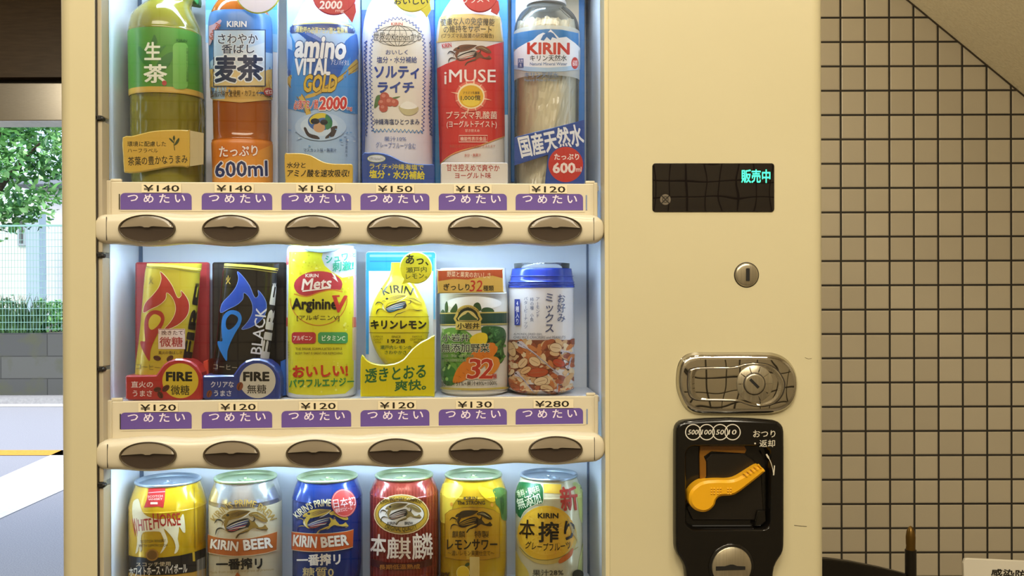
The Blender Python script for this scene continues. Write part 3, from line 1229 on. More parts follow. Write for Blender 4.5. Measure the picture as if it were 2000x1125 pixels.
for nm in [o.name for o in bpy.data.objects if o.name.startswith('selection_button') and o.type == 'EMPTY']:
    bpy.data.objects.remove(bpy.data.objects[nm])
shelf(0)
shelf(1)
ZS3 = Z(1172, 0.03)
MB().box(XB0 + 0.006, XB1 - 0.003, 0.0230, YB, ZS3 - 0.007, ZS3, M_inner).build('shelf_plate', vm)
led(ROWZ[0] - 0.0085, 0.52)
led(ROWZ[1] - 0.0085, 0.52)
led(ZOT - 0.003, 0.72)
side_led(xo0 + 0.007, 1, 0.03)
side_led(xo1 - 0.007, -1, 0.03)

# ------------------------------------------------------------------ control panel fittings
def disc(mb, px, py, rpx, y0, y1, m, bev=0.0006, seg=48, dome=0.0):
    cx, cz = U(px, py, 0.0)
    r = rpx * K(0.0)
    prof = [(r, y1), (r, y0 + bev), (r - bev, y0)] + ([(r * f, y0 - dome * (1 - f * f)) for f in (0.8, 0.6, 0.4, 0.2, 0.01)] if dome else [(0.0005, y0)])
    mb.lathe_y(float(cx), float(cz), prof, m, seg)


def px_poly(pts, y=0.0):
    return [tuple(float(c) for c in U(a, b, y)) for a, b in pts]


M_silver = mottled('brushed_silver', '#b3aa94', '#c2b9a3', 30, 0.3, metal=0.9, stretch=(30, 1, 1))
M_chrome = mat('chrome', '#c4bfb3', 0.012, 1.0)
M_disp = mat('display_glass', '#171210', 0.012)
for m_, amp in ((M_chrome, 0.00022), (M_disp, 0.00012)):       # pressed metal and moulded plastic are never quite flat
    n_, l_, p_ = nodes(m_)
    tc_ = n_.new('ShaderNodeTexCoord')
    nz_ = n_.new('ShaderNodeTexNoise')
    nz_.inputs['Scale'].default_value = 32
    nz_.inputs['Detail'].default_value = 0
    bp2 = n_.new('ShaderNodeBump')
    bp2.inputs['Strength'].default_value = 1.0
    bp2.inputs['Distance'].default_value = amp
    l_.new(tc_.outputs['Object'], nz_.inputs['Vector'])
    l_.new(nz_.outputs['Fac'], bp2.inputs['Height'])
    l_.new(bp2.outputs['Normal'], p_.inputs['Normal'])
# display
ds = MB()
ds.prism(px_poly(rrect(1274, 319, 1512, 414, 6)), -0.0012, 0.003, M_disp, 0.0006)
A = Art(ds, Flat(-0.0012), (1250, 290, 1198 / 330.0), off=0.0001)
M_led = bpy.data.materials.new('display_green')
M_led.use_nodes = True
pp = M_led.node_tree.nodes['Principled BSDF']
pp.inputs['Base Color'].default_value = (0.02, 0.2, 0.1, 1)
pp.inputs['Emission Color'].default_value = (0.06, 1.0, 0.55, 1)
pp.inputs['Emission Strength'].default_value = 1.5
A.text('販売中', 718, 148, 925, 245, M_led, 0.03)
A.ell(180, 362, 38, 38, '#6a6052')
for rt in (45, 135):
    c, s_ = math.cos(math.radians(rt)), math.sin(math.radians(rt))
    A.line([(180 - 38 * c, 362 - 38 * s_), (180 + 38 * c, 362 + 38 * s_)], 9, '#2a241c')
A.ring(180, 362, 20, 20, 5, '#2a241c')
ds.build('display', vm, 'black display with green lit characters')
# key lock
kl = MB()
disc(kl, 1458, 537, 25.5, -0.0006, 0.002, M_seam)
disc(kl, 1458, 537, 23.5, -0.0016, 0.002, M_silver, 0.0008, dome=0.0009)
kl.prism(px_poly(rrect(1455.5, 524, 1462.5, 549, 1.5)), -0.0030, 0.0, M_black)
kl.build('key_lock', vm, 'round silver lock with upright slot')
# chrome handle plate with lock cylinder
lpn = empty('lock_plate', (0, 0, 0))
lpn.parent = vm
lpn.location = (X(1437), 0.0 - vm.location.y, Z(748))
pl_ = MB()
out = [(1385, 690), (1480, 690), (1512, 692), (1536, 704), (1551, 726), (1555, 752), (1550, 778), (1536, 796), (1512, 806), (1470, 808), (1390, 808), (1358, 806), (1341, 797), (1330, 780), (1323, 758), (1322, 735), (1327, 710), (1340, 695), (1360, 690)]
out = smooth_poly(out, 5)
cxo, czo = 1438, 749


def shrink(pts, k, kx=None):
    return [(cxo + (a - cxo) * (kx or k), czo + (b - czo) * k) for a, b in pts]


steps = [(1.03, -0.0002, 0.002), (1.0, -0.0012, 0), (0.985, -0.0030, 0), (0.95, -0.0046, 0), (0.90, -0.0056, 0), (0.86, -0.0058, 0)]
rings = []
for k, y, _ in steps:
    q = px_poly(shrink(out, k - (0.0 if k >= 1 else (1 - k) * 0.4), 1 - (1 - k) * 0.5))
    rings.append([(a, y, b) for a, b in q])
pl_.rings(rings, M_chrome, cap0=False)
pl_.build('plate', lpn)
hd_ = MB()
hs = [(1352, 718), (1380, 716), (1420, 716), (1436, 714), (1450, 710), (1470, 708), (1494, 711), (1512, 722), (1524, 740), (1526, 754), (1520, 772), (1506, 786), (1484, 792), (1462, 790), (1444, 784), (1430, 782), (1400, 781), (1360, 780), (1346, 772), (1342, 755), (1342, 736), (1344, 724)]
hs = smooth_poly(hs, 4)
hx = sum(p[0] for p in hs) / len(hs)
hzc = sum(p[1] for p in hs) / len(hs)
sk = lambda k: px_poly([(hx + (a - hx) * k, hzc + (b - hzc) * k) for a, b in hs])
hd_.rings([[(a, -0.0050, b) for a, b in sk(1.02)], [(a, -0.0072, b) for a, b in sk(1.0)], [(a, -0.0078, b) for a, b in sk(0.97)], [(a, -0.0074, b) for a, b in sk(0.93)], [(a, -0.0070, b) for a, b in sk(0.88)]], M_chrome)
hd_.rings([[(a, -0.0061, b) for a, b in sk(1.035)], [(a, -0.0061, b) for a, b in sk(1.005)]], M_seam, cap0=False, cap1=False, smooth=False)
hd_.build('turn_handle', lpn)
lc = MB()
disc(lc, 1469, 748, 37, -0.0078, -0.005, M_silver, 0.0005)
cx, cz = (float(c) for c in U(1469, 748, 0.0))
for k in range(10):
    a = 2 * PI * k / 10
    r0, r1 = 22 * K(0), 35 * K(0)
    c, s_ = math.cos(a), math.sin(a)
    w = 0.0004
    lc.add([(cx + c * r0 - s_ * w, -0.00795, cz + s_ * r0 + c * w), (cx + c * r0 + s_ * w, -0.00795, cz + s_ * r0 - c * w), (cx + c * r1 + s_ * w, -0.00795, cz + s_ * r1 - c * w), (cx + c * r1 - s_ * w, -0.00795, cz + s_ * r1 + c * w)], [[0, 1, 2, 3]], M_chrome)
disc(lc, 1468, 748, 22.5, -0.0080, -0.006, M_seam, 0.0002)
disc(lc, 1468, 748, 20.5, -0.0092, -0.006, M_silver, 0.0007, dome=0.0003)
c, s_ = math.cos(math.radians(45)), math.sin(math.radians(45))
rot = lambda u, v: (1468 + u * c - v * s_, 748 + u * s_ + v * c)
lc.prism(px_poly([rot(-13, -2.6), rot(10, -2.6), rot(10, 2.6), rot(-13, 2.6)]), -0.0098, -0.008, M_black)
lc.build('lock_cylinder', lpn, 'silver lock barrel with slanted slot')
# coin unit
cu = empty('coin_unit', (0, 0, 0))
cu.parent = vm
cu.location = (X(1420), 0.0 - vm.location.y, Z(960))
CC = (1290, 670, 766 / 310.0)
CP = lambda pts: [(CC[0] + a / CC[2], CC[1] + b / CC[2]) for a, b in pts]
half = [(320, 357), (430, 360), (500, 365), (535, 368), (553, 374), (567, 386), (575, 400), (579, 420), (580, 500), (580, 700), (580, 900), (579, 965), (576, 988), (568, 1008), (556, 1026), (544, 1045), (534, 1068), (529, 1095), (527, 1120), (521, 1180), (511, 1216), (492, 1242), (458, 1258), (390, 1265)]
body = half + [(640 - a, b) for a, b in reversed(half[1:])]
cb = MB()
bp_ = CP(body)
recess = rrect(104, 482, 520, 893, 48)
recess = [(a, b) for a, b in recess]
YC = -0.0105
# plate with an opening: front ring between outline and recess, walls, floor of the recess
outw = px_poly(bp_)
inw = px_poly(CP(recess))
n0 = len(outw)


def inset(poly, d):
    P = [Vector(p) for p in poly]
    n = len(P)
    area = sum(P[i].x * P[(i + 1) % n].y - P[(i + 1) % n].x * P[i].y for i in range(n))
    sg = 1 if area > 0 else -1
    o = []
    for i in range(n):
        e1, e2 = P[i] - P[i - 1], P[(i + 1) % n] - P[i]
        nn = Vector((-e1.y, e1.x)).normalized() + Vector((-e2.y, e2.x)).normalized()
        nn = nn.normalized() if nn.length > 1e-9 else nn
        o.append(tuple(P[i] + nn * d * sg))
    return o


o1, o2 = inset(outw, 0.0010), inset(outw, 0.0028)
cb.rings([[(a, 0.0, b) for a, b in outw], [(a, YC + 0.0028, b) for a, b in outw], [(a, YC + 0.0008, b) for a, b in o1], [(a, YC, b) for a, b in o2]], M_gloss, cap0=False, cap1=False)
i1, i2 = inset(inw, 0.0012), inset(inw, 0.003)
tri = tessellate_polygon([[Vector((a, b, 0)) for a, b in o2], [Vector((a, b, 0)) for a, b in inw]])
cb.add([(a, YC, b) for a, b in o2 + inw], [list(t) for t in tri], M_gloss)
cb.rings([[(a, YC, b) for a, b in inw], [(a, YC + 0.0010, b) for a, b in i1], [(a, YC + 0.0095, b) for a, b in i2]], M_gloss, cap0=False, cap1=True)
A = Art(cb, Flat(YC), CC, off=0.00012)
for x, t in ((158, '500'), (223, '100'), (288, '50'), (348, '10')):
    A.ring(x, 430, 37, 37, 4.5, '#d8d2c4')
    w = 24 if len(t) == 3 else 19
    A.text(t, x - w, 418, x + w, 442, '#d8d2c4', 0.015, sh=0.2)
A.text('おつり', 447, 421, 555, 455, '#cfc7b4', 0.012)
A.text('・返却', 452, 467, 553, 502, '#cfc7b4', 0.012)
A.line([(511, 536), (530, 570), (541, 605), (546, 634)], [7, 8, 9, 3], '#cfc7b4', smooth=4)
A.poly([(548, 590), (553, 592), (549, 638), (543, 638)], '#cfc7b4')
cb.build('housing', cu)
am = MB()
am.prism(px_poly(CP([(186, 492), (240, 489), (400, 494), (410, 512), (402, 530), (240, 520), (205, 545), (220, 580), (222, 650), (186, 660), (184, 540)])), YC + 0.0070, YC + 0.0094, mat('amber_plastic', '#7a5015', 0.15), 0.0004)
am.build('coin_guide', cu, 'amber plastic coin guide')
gd = MB()
gd.prism(px_poly(CP([(240, 530), (400, 530), (445, 560), (480, 620), (490, 800), (470, 850), (150, 850), (120, 790), (215, 640), (215, 560)])), YC + 0.0060, YC + 0.0094, mat('black_satin', '#17130f', 0.28), 0.001)
gd.prism(px_poly(CP([(455, 800), (492, 795), (496, 850), (470, 872), (440, 874)])), YC + 0.002, YC + 0.0094, M_gloss, 0.001)
gd.build('chute', cu)
lv = MB()
lever = [(118, 742), (122, 705), (145, 675), (185, 652), (250, 645), (310, 645), (355, 632), (440, 580), (462, 584), (478, 600), (470, 612), (400, 668), (350, 705), (318, 718), (270, 722), (248, 738), (238, 765), (215, 788), (185, 797), (150, 788), (128, 768)]
lvp = px_poly(smooth_poly(CP(lever), 4))
lv.prism(lvp, YC - 0.006, YC + 0.009, mat('lever_yellow', '#e0a418', 0.3), 0.0022)
M_ly = mat('lever_yellow', '#e0a418', 0.3)
for k in range(5):
    x, y = 372 + 17 * k, 612 - 10 * k
    q = px_poly(CP([(x, y), (x + 7, y - 4), (x + 22, y + 14), (x + 15, y + 18)]))
    lv.prism(q, YC - 0.0068, YC - 0.004, M_ly, 0.0004)
for x in (190, 222, 252, 300):
    for dy in (0, 12, 24):
        if (x + dy) % 3 != 1:
            for dx in (0, 13):
                cx, cz = (float(c_) for c_ in U(*CP([(x + dx, 684 + dy)])[0], 0.0))
                lv.lathe_y(cx, cz, [(0.0010, YC - 0.0055), (0.0009, YC - 0.0064), (0.0002, YC - 0.0067)], M_ly, 10)
lv.build('return_lever', cu, 'yellow coin return lever')
cs = MB()
px_, py_ = CP([(325, 1062)])[0]
disc(cs, px_, py_, 46, YC - 0.0012, YC + 0.003, M_gloss, 0.001)
disc(cs, px_, py_, 39.5, YC - 0.0022, YC + 0.003, M_silver, 0.0006)
cs.prism(px_poly(CP([(248, 1058), (290, 1057), (318, 1049), (332, 1049), (350, 1056), (388, 1058), (388, 1074), (248, 1078)])), YC - 0.0026, YC, M_black)
cs.build('coin_slot', cu, 'round silver coin slot')
# small scratches on the panel
for pts, w, col in (([(697, 70), (715, 77), (730, 74)], 2.2, '#6b5f48'), ([(645, 880), (680, 884), (706, 885)], 2.8, '#4a402f')):
    sc_ = MB()
    Art(sc_, Flat(0.0), CC, off=0.0001).line(pts, w, col)
    sc_.build('scratch', vm)

# ------------------------------------------------------------------ things in front of the tiled wall
def wobj(px, py, y):
    return tuple(float(c) for c in U(px, py, y))


YS = 0.62
st = empty('black_stand', (float(X(1779, YS)), YS, 0.0), 'black stand with a brass bullet tip in front of the tiled wall', 'stand')
xs_, zs_ = wobj(1778.5, 1027, YS)
ku = K(YS)
MB().lathe_z(xs_, YS, [(11 * ku, 0.02), (11 * ku, zs_ - 48 * ku)], mat('black_lacquer', '#15110d', 0.3), 24).build('post', st)
MB().lathe_z(xs_, YS, [(9.0 * ku, zs_ - 58 * ku), (9.6 * ku, zs_ - 50 * ku), (8.6 * ku, zs_ - 40 * ku), (9.2 * ku, zs_ - 36 * ku), (9.4 * ku, zs_ - 22 * ku), (7.6 * ku, zs_ - 10 * ku), (4.2 * ku, zs_ - 3 * ku), (0.4 * ku, zs_)],
             mat('old_brass', '#7a5e2c', 0.35, 0.8), 24).build('finial', st, 'brass bullet-shaped tip')
q = [wobj(*c_, YS) for c_ in ((1560, 1087), (1615, 1090), (1660, 1096), (1720, 1108), (1768, 1120), (1768, 1300), (1560, 1300))]
MB().prism(q, YS - 0.006, YS + 0.006, mat('black_lacquer', '#15110d', 0.3), 0.002).build('board', st)
MB().lathe_z(xs_, YS, [(0.0, 0.0), (0.11, 0.0), (0.11, 0.012), (0.02, 0.03)], mat('black_lacquer', '#15110d', 0.3), 32).build('base', st)

YG = 0.34
sg = empty('notice_sign', (float(X(2000, YG)), YG, 0.0), 'white rounded notice sign with black characters at the lower right', 'sign')
q = [wobj(*c_, YG) for c_ in ((1885, 1092), (1892, 1091), (2002, 1096), (2110, 1102), (2116, 1108), (2110, 1330), (1892, 1330), (1887, 1240), (1882, 1100))]
sb = MB()
sb.prism(q, YG, YG + 0.004, mat('sign_white', '#d9d3c4', 0.4), 0.0006)
A = Art(sb, Flat(YG), (1580, 600, 900 / 420.0), off=0.0003)
A.text('感染防止対策', 762, 1100, 1060, 1142, '#1b1712', 0.03, rot=-2.4)
sb.build('panel', sg)
sp = MB()
sp.lathe_z(float(X(2000, YG)), YG + 0.016, [(0.009, 0.01), (0.009, 0.95)], M_silver, 16)
sp.build('post', sg)
MB().lathe_z(float(X(2000, YG)), YG + 0.016, [(0.0, 0.0), (0.10, 0.0), (0.10, 0.01), (0.01, 0.02)], M_silver, 32).build('base', sg)

# ================================================================== GOODS IN THE SHOW CASE
R1A, R1B, R1C = (230, 0, 1031 / 330.0), (540, 0, 3.125), (840, 0, 3.125)
R2A, R2B, R2C = (230, 470, 1160 / 330.0), (540, 470, 1125 / 320.0), (840, 470, 1266 / 360.0)
R3A, R3B, R3C, R3D = (180, 900, 5.0), (400, 900, 5.0), (700, 900, 5.0), (980, 900, 5.0)
ZSH = [RAILTOP[0] - 0.0007, RAILTOP[1] - 0.0007, ZS3 + 0.0003]     # upper face of each shelf plate


def root(name, label, cat, crop, cxr, y, row):
    x = float(U(crop[0] + cxr / crop[2], 400, y)[0])
    return empty(name, (x, y, ZSH[row]), label, cat, ('sample bottles on the top shelf', 'sample cans and packs on the middle shelf', 'drink cans of the bottom row')[row])


def settle(b, zmin, h=None):
    """let a body stand on its shelf: its lowest ring is brought to the shelf"""
    b.zs = np.array(b.zs)
    b.zs[0] = zmin
    if b.zs[1] <= zmin + 0.0005:
        keep = np.concatenate([[True], b.zs[1:] > zmin + 0.0008])
        b.zs, b.xs, b.ws = b.zs[keep], b.xs[keep], b.ws[keep]
    b.z = b.zs
    b.w = b.ws
    return b


def fluid(name, col, deep, tr=0.35, rough=0.12):
    m = mottled(name, deep, col, 22, rough, 0.25, 3, stretch=(1, 1, 0.5))
    p = m.node_tree.nodes['Principled BSDF']
    p.inputs['Transmission Weight'].default_value = tr
    p.inputs['IOR'].default_value = 1.3
    p.inputs['Coat Weight'].default_value = 0.6
    p.inputs['Coat Roughness'].default_value = 0.04
    return m


def wrap(name, col, rough=0.28, metal=0.0, coat=0.4):
    return mat(name, col, rough, metal, Coat_Weight=coat, Coat_Roughness=0.08)


def tagdisc(mb, crop, cx, cy, rx, ry, y, m, rim=None, tail=None):
    if tail:
        card(mb, crop, tail, y + 0.0004, 0.0012, m, 0.0)
    if rim:
        card(mb, crop, ellip(cx, cy, rx, ry, 0, 40), y, 0.0016, rim)
        A_ = Art(mb, Flat(DY + y), crop)
        A_.ell(cx, cy, rx * .955, ry * .955, m, n=40)
    else:
        card(mb, crop, ellip(cx, cy, rx, ry, 0, 40), y, 0.0016, m)


M_clearbox = clear_sheet('blister_clear', (0.95, 0.96, 0.97), 1.45, 0.02, haze=0.22)

# ---------------------------------------------------------------- 1 green tea bottle
c = R1A
b = Body([(-150, 332, 440), (-70, 318, 462), (-10, 245, 460), (40, 162, 446), (100, 100, 468), (150, 83, 490), (200, 75, 503), (245, 75, 508), (550, 80, 518), (600, 83, 522), (612, 90, 518), (700, 89, 524), (1000, 92, 522), (1112, 96, 520), (1135, 104, 512)], c, 0.016, 0.92, 2.2)
b.ystep = 10
settle(b, ZSH[0])
r = root('green_tea_bottle', 'green tea bottle with a green label and a gold card at its foot', 'bottle', c, 305, b.ya, 0)
zf = float(b.zrow(1090))
b.flute = (zf, float(b.zrow(625)), 26, 0.0012, (float(b.zrow(625)) - zf) / 4)
zd = np.linspace(zf, float(b.zrow(625)), 44)
zz_all = np.array(sorted(set(list(b.zs) + list(zd))))
b.xs, b.ws = np.interp(zz_all, b.zs, b.xs), np.interp(zz_all, b.zs, b.ws)
b.zs = zz_all
mb = MB()
b.mesh(mb, fluid('green_tea', '#9d9236', '#837a22', 0.25))
mb.build('bottle_body', r)
mb = MB()
b.band(mb, 219, 570, mottled('label_green', '#4c8828', '#5a9636', 12, 0.3), 0.0004, nz=14)
b.band(mb, 570, 604, ink('#cfa648'), 0.0004, nz=4)
A = Art(mb, b, c, off=0.0007)
A.poly([(205, 262), (214, 235), (224, 212), (236, 232), (243, 262), (224, 275)], '#2f6a26', 3)
A.poly([(130, 283), (165, 308), (196, 350), (214, 420), (180, 405), (146, 372), (130, 330)], '#38762a', 3)
A.poly([(210, 330), (240, 300), (285, 280), (292, 284), (262, 318), (232, 352)], '#38762a', 3)
A.poly([(232, 420), (250, 372), (290, 335), (334, 318), (333, 358), (310, 400), (275, 432), (240, 440)], '#34702a', 3)
A.rect(335, 262, 425, 545, '#77ad4c', 28)
A.text('生', 165, 257, 265, 368, '#f0ecd6', 0.03)
A.text('茶', 160, 393, 302, 508, '#f0ecd6', 0.03)
A.ell(285, 508, 14, 16, '#b23a34')
A.text('KIRIN', 356, 240, 420, 258, '#2c5a22', 0.02, rot=-4)
A.text(vert('お茶のおいしさ生茶葉'), 414, 292, 428, 500, '#2c5a22')
A.text('茶葉の豊かなうまみ', 115, 568, 355, 588, '#5a4a1c', rot=-1)
mb.build('label', r)
mb = MB()
card(mb, c, smooth_poly([(296, -70), (380, -62), (470, -50), (486, -30), (486, 16), (470, 21), (420, 12), (360, 2), (300, -6)], 2), b.ya - 0.006, 0.014, mat('cap_green', '#2f8a48', 0.35), 0.003)
mb.build('cap', r)
mb = MB()
card(mb, c, smooth_poly([(28, 838), (80, 830), (130, 818), (190, 803), (250, 795), (340, 791), (428, 793), (436, 800), (436, 900), (434, 1012), (400, 1017), (330, 1016), (230, 1034), (110, 1054), (48, 1053), (36, 1040), (30, 940)], 2), 0.0128, 0.003, mat('card_gold', '#d9b24a', 0.3), 0.001)
A = Art(mb, Flat(DY + 0.0128), c)
A.text('環境に配慮した', 58, 862, 295, 894, '#3c3a18', 0.008)
A.text('ハーフラベル', 60, 907, 245, 931, '#4a4420')
A.text('茶葉の豊かなうまみ', 62, 950, 426, 1004, '#35321a', 0.012, rot=2.5)
for pts in ([(338, 872), (326, 862), (314, 848), (316, 842), (332, 852), (341, 866)], [(345, 885), (356, 860), (372, 842), (376, 852), (368, 872), (352, 886)], [(336, 840), (344, 826), (350, 842), (346, 856), (340, 856)]):
    A.poly(pts, '#3f4a20', 3)
A.line([(344, 850), (343, 885), (348, 918)], 4, '#3f4a20', smooth=3)
mb.build('foot_card', r, 'gold card with leaf sprig')
mb = MB()
card(mb, c, [(440, 796), (524, 812), (522, 1002), (440, 1014)], 0.015, 0.001, mat('band_pale', '#c7b78c', 0.3), 0.0)
mb.build('neck_band', r)

# ---------------------------------------------------------------- 2 barley tea
c = R1A


def board(r, crop, poly, y, m, stripes=(), th=0.006, name='backing_card'):
    mb = MB()
    card(mb, crop, poly, y, th, m, 0.001)
    if stripes:
        A_ = Art(mb, Flat(DY + y), crop)
        for p, col in stripes:
            A_.poly(p, col)
    return mb.build(name, r)


YBD = 0.052
b = Body([(-60, 640, 850), (0, 622, 872), (50, 592, 905), (100, 573, 930), (150, 563, 940), (250, 562, 944), (580, 574, 945), (596, 576, 945), (610, 584, 940), (640, 585, 940), (860, 588, 940), (880, 580, 945), (1100, 588, 945), (1125, 590, 944)], c, 0.014, 0.9, 2.3, qb=0.2)
settle(b, ZSH[0])
r = root('barley_tea_bottle', 'orange-brown barley tea bottle with a framed label before a blue card', 'bottle', c, 755, b.ya, 0)
board(r, c, rrect(534, -200, 976, 1112, 14), YBD, mat('card_white', '#d5d8e4', 0.35), [([(536, -220), (974, -220), (974, 60), (536, 60)], '#4a97cf'), ([(536, 60), (974, 60), (974, 210), (536, 150)], '#6aa9d8'), ([(536, 150), (974, 210), (974, 320), (536, 260)], '#8fbce0')])
mb = MB()
b.mesh(mb, fluid('barley_tea', '#c06a20', '#a9561a', 0.25))
mb.build('bottle_body', r)
mb = MB()
b.band(mb, 104, 596, ink('#4577b4'), 0.0003, nz=14)
A = Art(mb, b, c, off=0.0006)
A.poly([(540, 400), (600, 350), (700, 330), (820, 340), (900, 320), (960, 330), (960, 606), (540, 606)], '#a9c4dc')
A.poly([(540, 450), (600, 420), (680, 445), (760, 430), (860, 450), (960, 420), (960, 606), (540, 606)], '#d6ad5e', 2)
A.rect(540, 500, 965, 606, '#d6ad5e')
rnd = random.Random(4)
for k in range(46):
    x, y = rnd.uniform(560, 945), rnd.uniform(440, 540)
    A.line([(x, y + 40), (x + rnd.uniform(-14, 14), y - rnd.uniform(0, 30))], 4, rnd.choice(['#e6c67e', '#b98a3c', '#c99c4c']))
A.poly([(564, 160), (590, 150), (632, 120), (640, 130), (600, 200), (575, 270), (564, 280)], '#c9a3b0')
A.text('600ml', 545, 178, 650, 212, '#b5523a', 0.03, rot=64)
A.text('KIRIN', 670, 131, 785, 168, '#f2f0f0', 0.035)
A.rect(594, 188, 890, 524, '#d4dce4')
A.poly([(594, 440), (700, 425), (890, 430), (890, 524), (594, 524)], '#dfc48a')
A.poly([(594, 188), (890, 188), (890, 260), (780, 300), (700, 330), (594, 350)], '#b7cbe0', 0)
A.line([(594, 186), (893, 184), (893, 526), (594, 528)], 8, '#2a3350', closed=True)
for t, x0, y0, x1, y1, bb in (('さわやか', 618, 208, 850, 270, 0.02), ('香ばし', 640, 272, 830, 330, 0.025), ('麦', 600, 338, 728, 508, 0.045), ('茶', 728, 336, 882, 500, 0.045)):
    A.text(t, x0, y0, x1, y1, '#26304e', bb, halo='#eef0f2', hb=0.045)
A.text('国産六条大麦使用・カフェイン', 578, 551, 878, 592, '#4a3218', 0.006, rot=1.5)
A.ell(909, 561, 27, 25, '#a83a2a')
A.text('ゼロ', 890, 547, 930, 574, '#f4e6d8', 0.025, rot=3)
mb.build('label', r)
mb = MB()
b.band(mb, 868, 1112, ink('#dd7f26'), 0.0003, nz=8)
A = Art(mb, b, c, off=0.0007)
A.poly([(570, 1040), (680, 960), (800, 945), (900, 900), (950, 900), (950, 1112), (570, 1112)], '#e79a3c', 3)
A.text('たっぷり', 622, 890, 852, 956, '#fbf3ea', 0.03, rot=2, halo='#c65a20')
A.text('600ml', 598, 982, 910, 1080, '#2b3566', 0.025, halo='#f6f0ee', hb=0.05, rot=1.5)
mb.build('lower_label', r, 'orange lower label')
mb = MB()
tagdisc(mb, c, 855, -62, 142, 144, 0.0128, ink('#e4dfec'), ink('#d3cf49'))
mb.build('hang_tag', r, 'white disc with yellow rim')

# ---------------------------------------------------------------- 3 blue sports drink
c = R1B
b = Body([(-60, 190, 345), (0, 185, 395), (50, 155, 425), (100, 132, 438), (140, 112, 446), (170, 92, 470), (210, 78, 490), (260, 70, 498), (320, 68, 500), (420, 72, 498), (600, 76, 495), (930, 73, 496), (1125, 75, 496)], c, 0.0145, 0.85, 2.3, qb=0.2)
settle(b, ZSH[0])
r = root('sports_drink_bottle', 'blue sports drink bottle with gold ribbons on its label and a red disc on top', 'bottle', c, 285, b.ya, 0)
board(r, c, rrect(62, -200, 512, 1112, 14), YBD, mat('card_skyblue', '#a9c9e6', 0.35), [([(64, 300), (510, 300), (510, 1100), (64, 1100)], '#ccd4e4')])
mb = MB()
b.mesh(mb, wrap('bottle_lavender', '#cdd0e2'))
mb.build('bottle_body', r)
mb = MB()
b.band(mb, 150, 1112, ink('#a6c2e4'), 0.0003, nz=20)
A = Art(mb, b, c, off=0.0006)
A.poly([(60, 150), (520, 150), (520, 700), (420, 690), (300, 640), (180, 690), (60, 660)], '#4d8fd0')
A.poly([(60, 150), (520, 150), (520, 380), (420, 470), (300, 540), (180, 600), (60, 440)], '#2b5cae')
A.poly([(60, 300), (130, 330), (200, 420), (180, 520), (110, 450), (60, 400)], '#3f7cc6', 3)
A.poly([(420, 250), (500, 210), (500, 330), (440, 400), (380, 380)], '#3a72c0', 3)
A.poly([(100, 156), (450, 150), (470, 205), (380, 190), (280, 182), (180, 186), (95, 205)], '#1f2f62', 2)
A.line([(105, 152), (200, 143), (300, 140), (380, 146), (448, 160)], 7, '#d8bd66', smooth=3)
A.text('運動時の必須アミノ酸と電解質', 122, 168, 432, 208, '#e4d27a', 0.01, arc=-1500, rot=-1)
A.line([(505, 385), (420, 452), (330, 520), (240, 575), (178, 592)], [64, 62, 54, 40, 22], '#c9a84e', smooth=4)
A.line([(508, 372), (420, 440), (330, 505), (240, 562)], 5, '#8c6a24', smooth=4)
A.line([(505, 405), (420, 470), (330, 537), (240, 585)], 5, '#8c6a24', smooth=4)
A.line([(74, 470), (120, 545), (165, 610), (190, 660), (198, 700)], [50, 50, 48, 46, 30], '#d0ae54', smooth=4)
A.line([(84, 455), (130, 535), (176, 605), (206, 680)], 5, '#8c6a24', smooth=4)
A.line([(70, 500), (112, 568), (150, 625), (180, 690)], 5, '#8c6a24', smooth=4)
A.text('amino', 118, 222, 425, 362, '#f1f2f6', 0.05, sh=0.06, rot=-3, halo='#31508c', hb=0.03)
A.text('VITAL', 114, 356, 330, 462, '#f1f2f6', 0.05, sh=0.06, halo='#31508c', hb=0.03)
A.text('アミノバイタル', 332, 365, 440, 400, '#e6eaf4', 0.01, rot=-3)
A.text('GOLD', 170, 455, 368, 565, '#d6b13e', 0.05, sh=0.14, halo='#4a3a16', hb=0.03)
A.text('必須アミノ酸', 112, 612, 256, 668, '#d04a44', 0.03, rot=2, sh=.1, halo='#f2e4e0', hb=.05)
A.text('2000', 262, 592, 425, 672, '#cf3d3a', 0.05, rot=1, sh=0.1, halo='#f6ecea', hb=0.06)
A.text('mg', 424, 655, 455, 680, '#cf3d3a', 0.03, halo='#f6ecea')
A.ell(270, 775, 150, 85, '#b6cde8')
A.ell(262, 770, 110, 62, '#c9daec')
A.ell(268, 745, 72, 55, '#3a64a8')
A.poly([(205, 730), (245, 695), (300, 695), (320, 730), (290, 720), (250, 730), (220, 760)], '#d6c23a', 3)
A.poly([(300, 700), (335, 735), (335, 775), (300, 790)], '#2f7a4e', 3)
A.ell(262, 780, 34, 30, '#c79a70')
A.ell(238, 742, 26, 18, '#1f1f28')
A.ell(290, 748, 22, 17, '#1f1f28')
A.poly([(172, 785), (185, 780), (205, 815), (250, 830), (265, 850), (230, 848), (192, 830)], '#3a3034', 3)
A.poly([(300, 835), (330, 805), (330, 780), (368, 772), (350, 830), (330, 838), (300, 848)], '#3a3034', 3)
for k in range(20):
    A.ell(rnd.uniform(90, 470), rnd.uniform(790, 900), rnd.uniform(3, 10), rnd.uniform(2, 6), rnd.choice(['#dfe8f4', '#6f9fd4', '#a9c6e6']), n=10)
A.text('マスカット味・無果汁', 172, 906, 362, 930, '#34507e', 0.012)
A.text(vert('清涼飲料水'), 414, 845, 426, 960, '#34507e')
mb.build('label', r)
mb = MB()
card(mb, c, smooth_poly([(48, 945), (70, 936), (110, 934), (160, 936), (215, 950), (260, 975), (300, 992), (360, 999), (440, 1000), (464, 1006), (466, 1060), (464, 1098), (440, 1106), (250, 1106), (70, 1104), (54, 1090)], 2), 0.0126, 0.0016, mat('card_gold', '#dfb84a', 0.3))
A = Art(mb, Flat(DY + 0.0126), c)
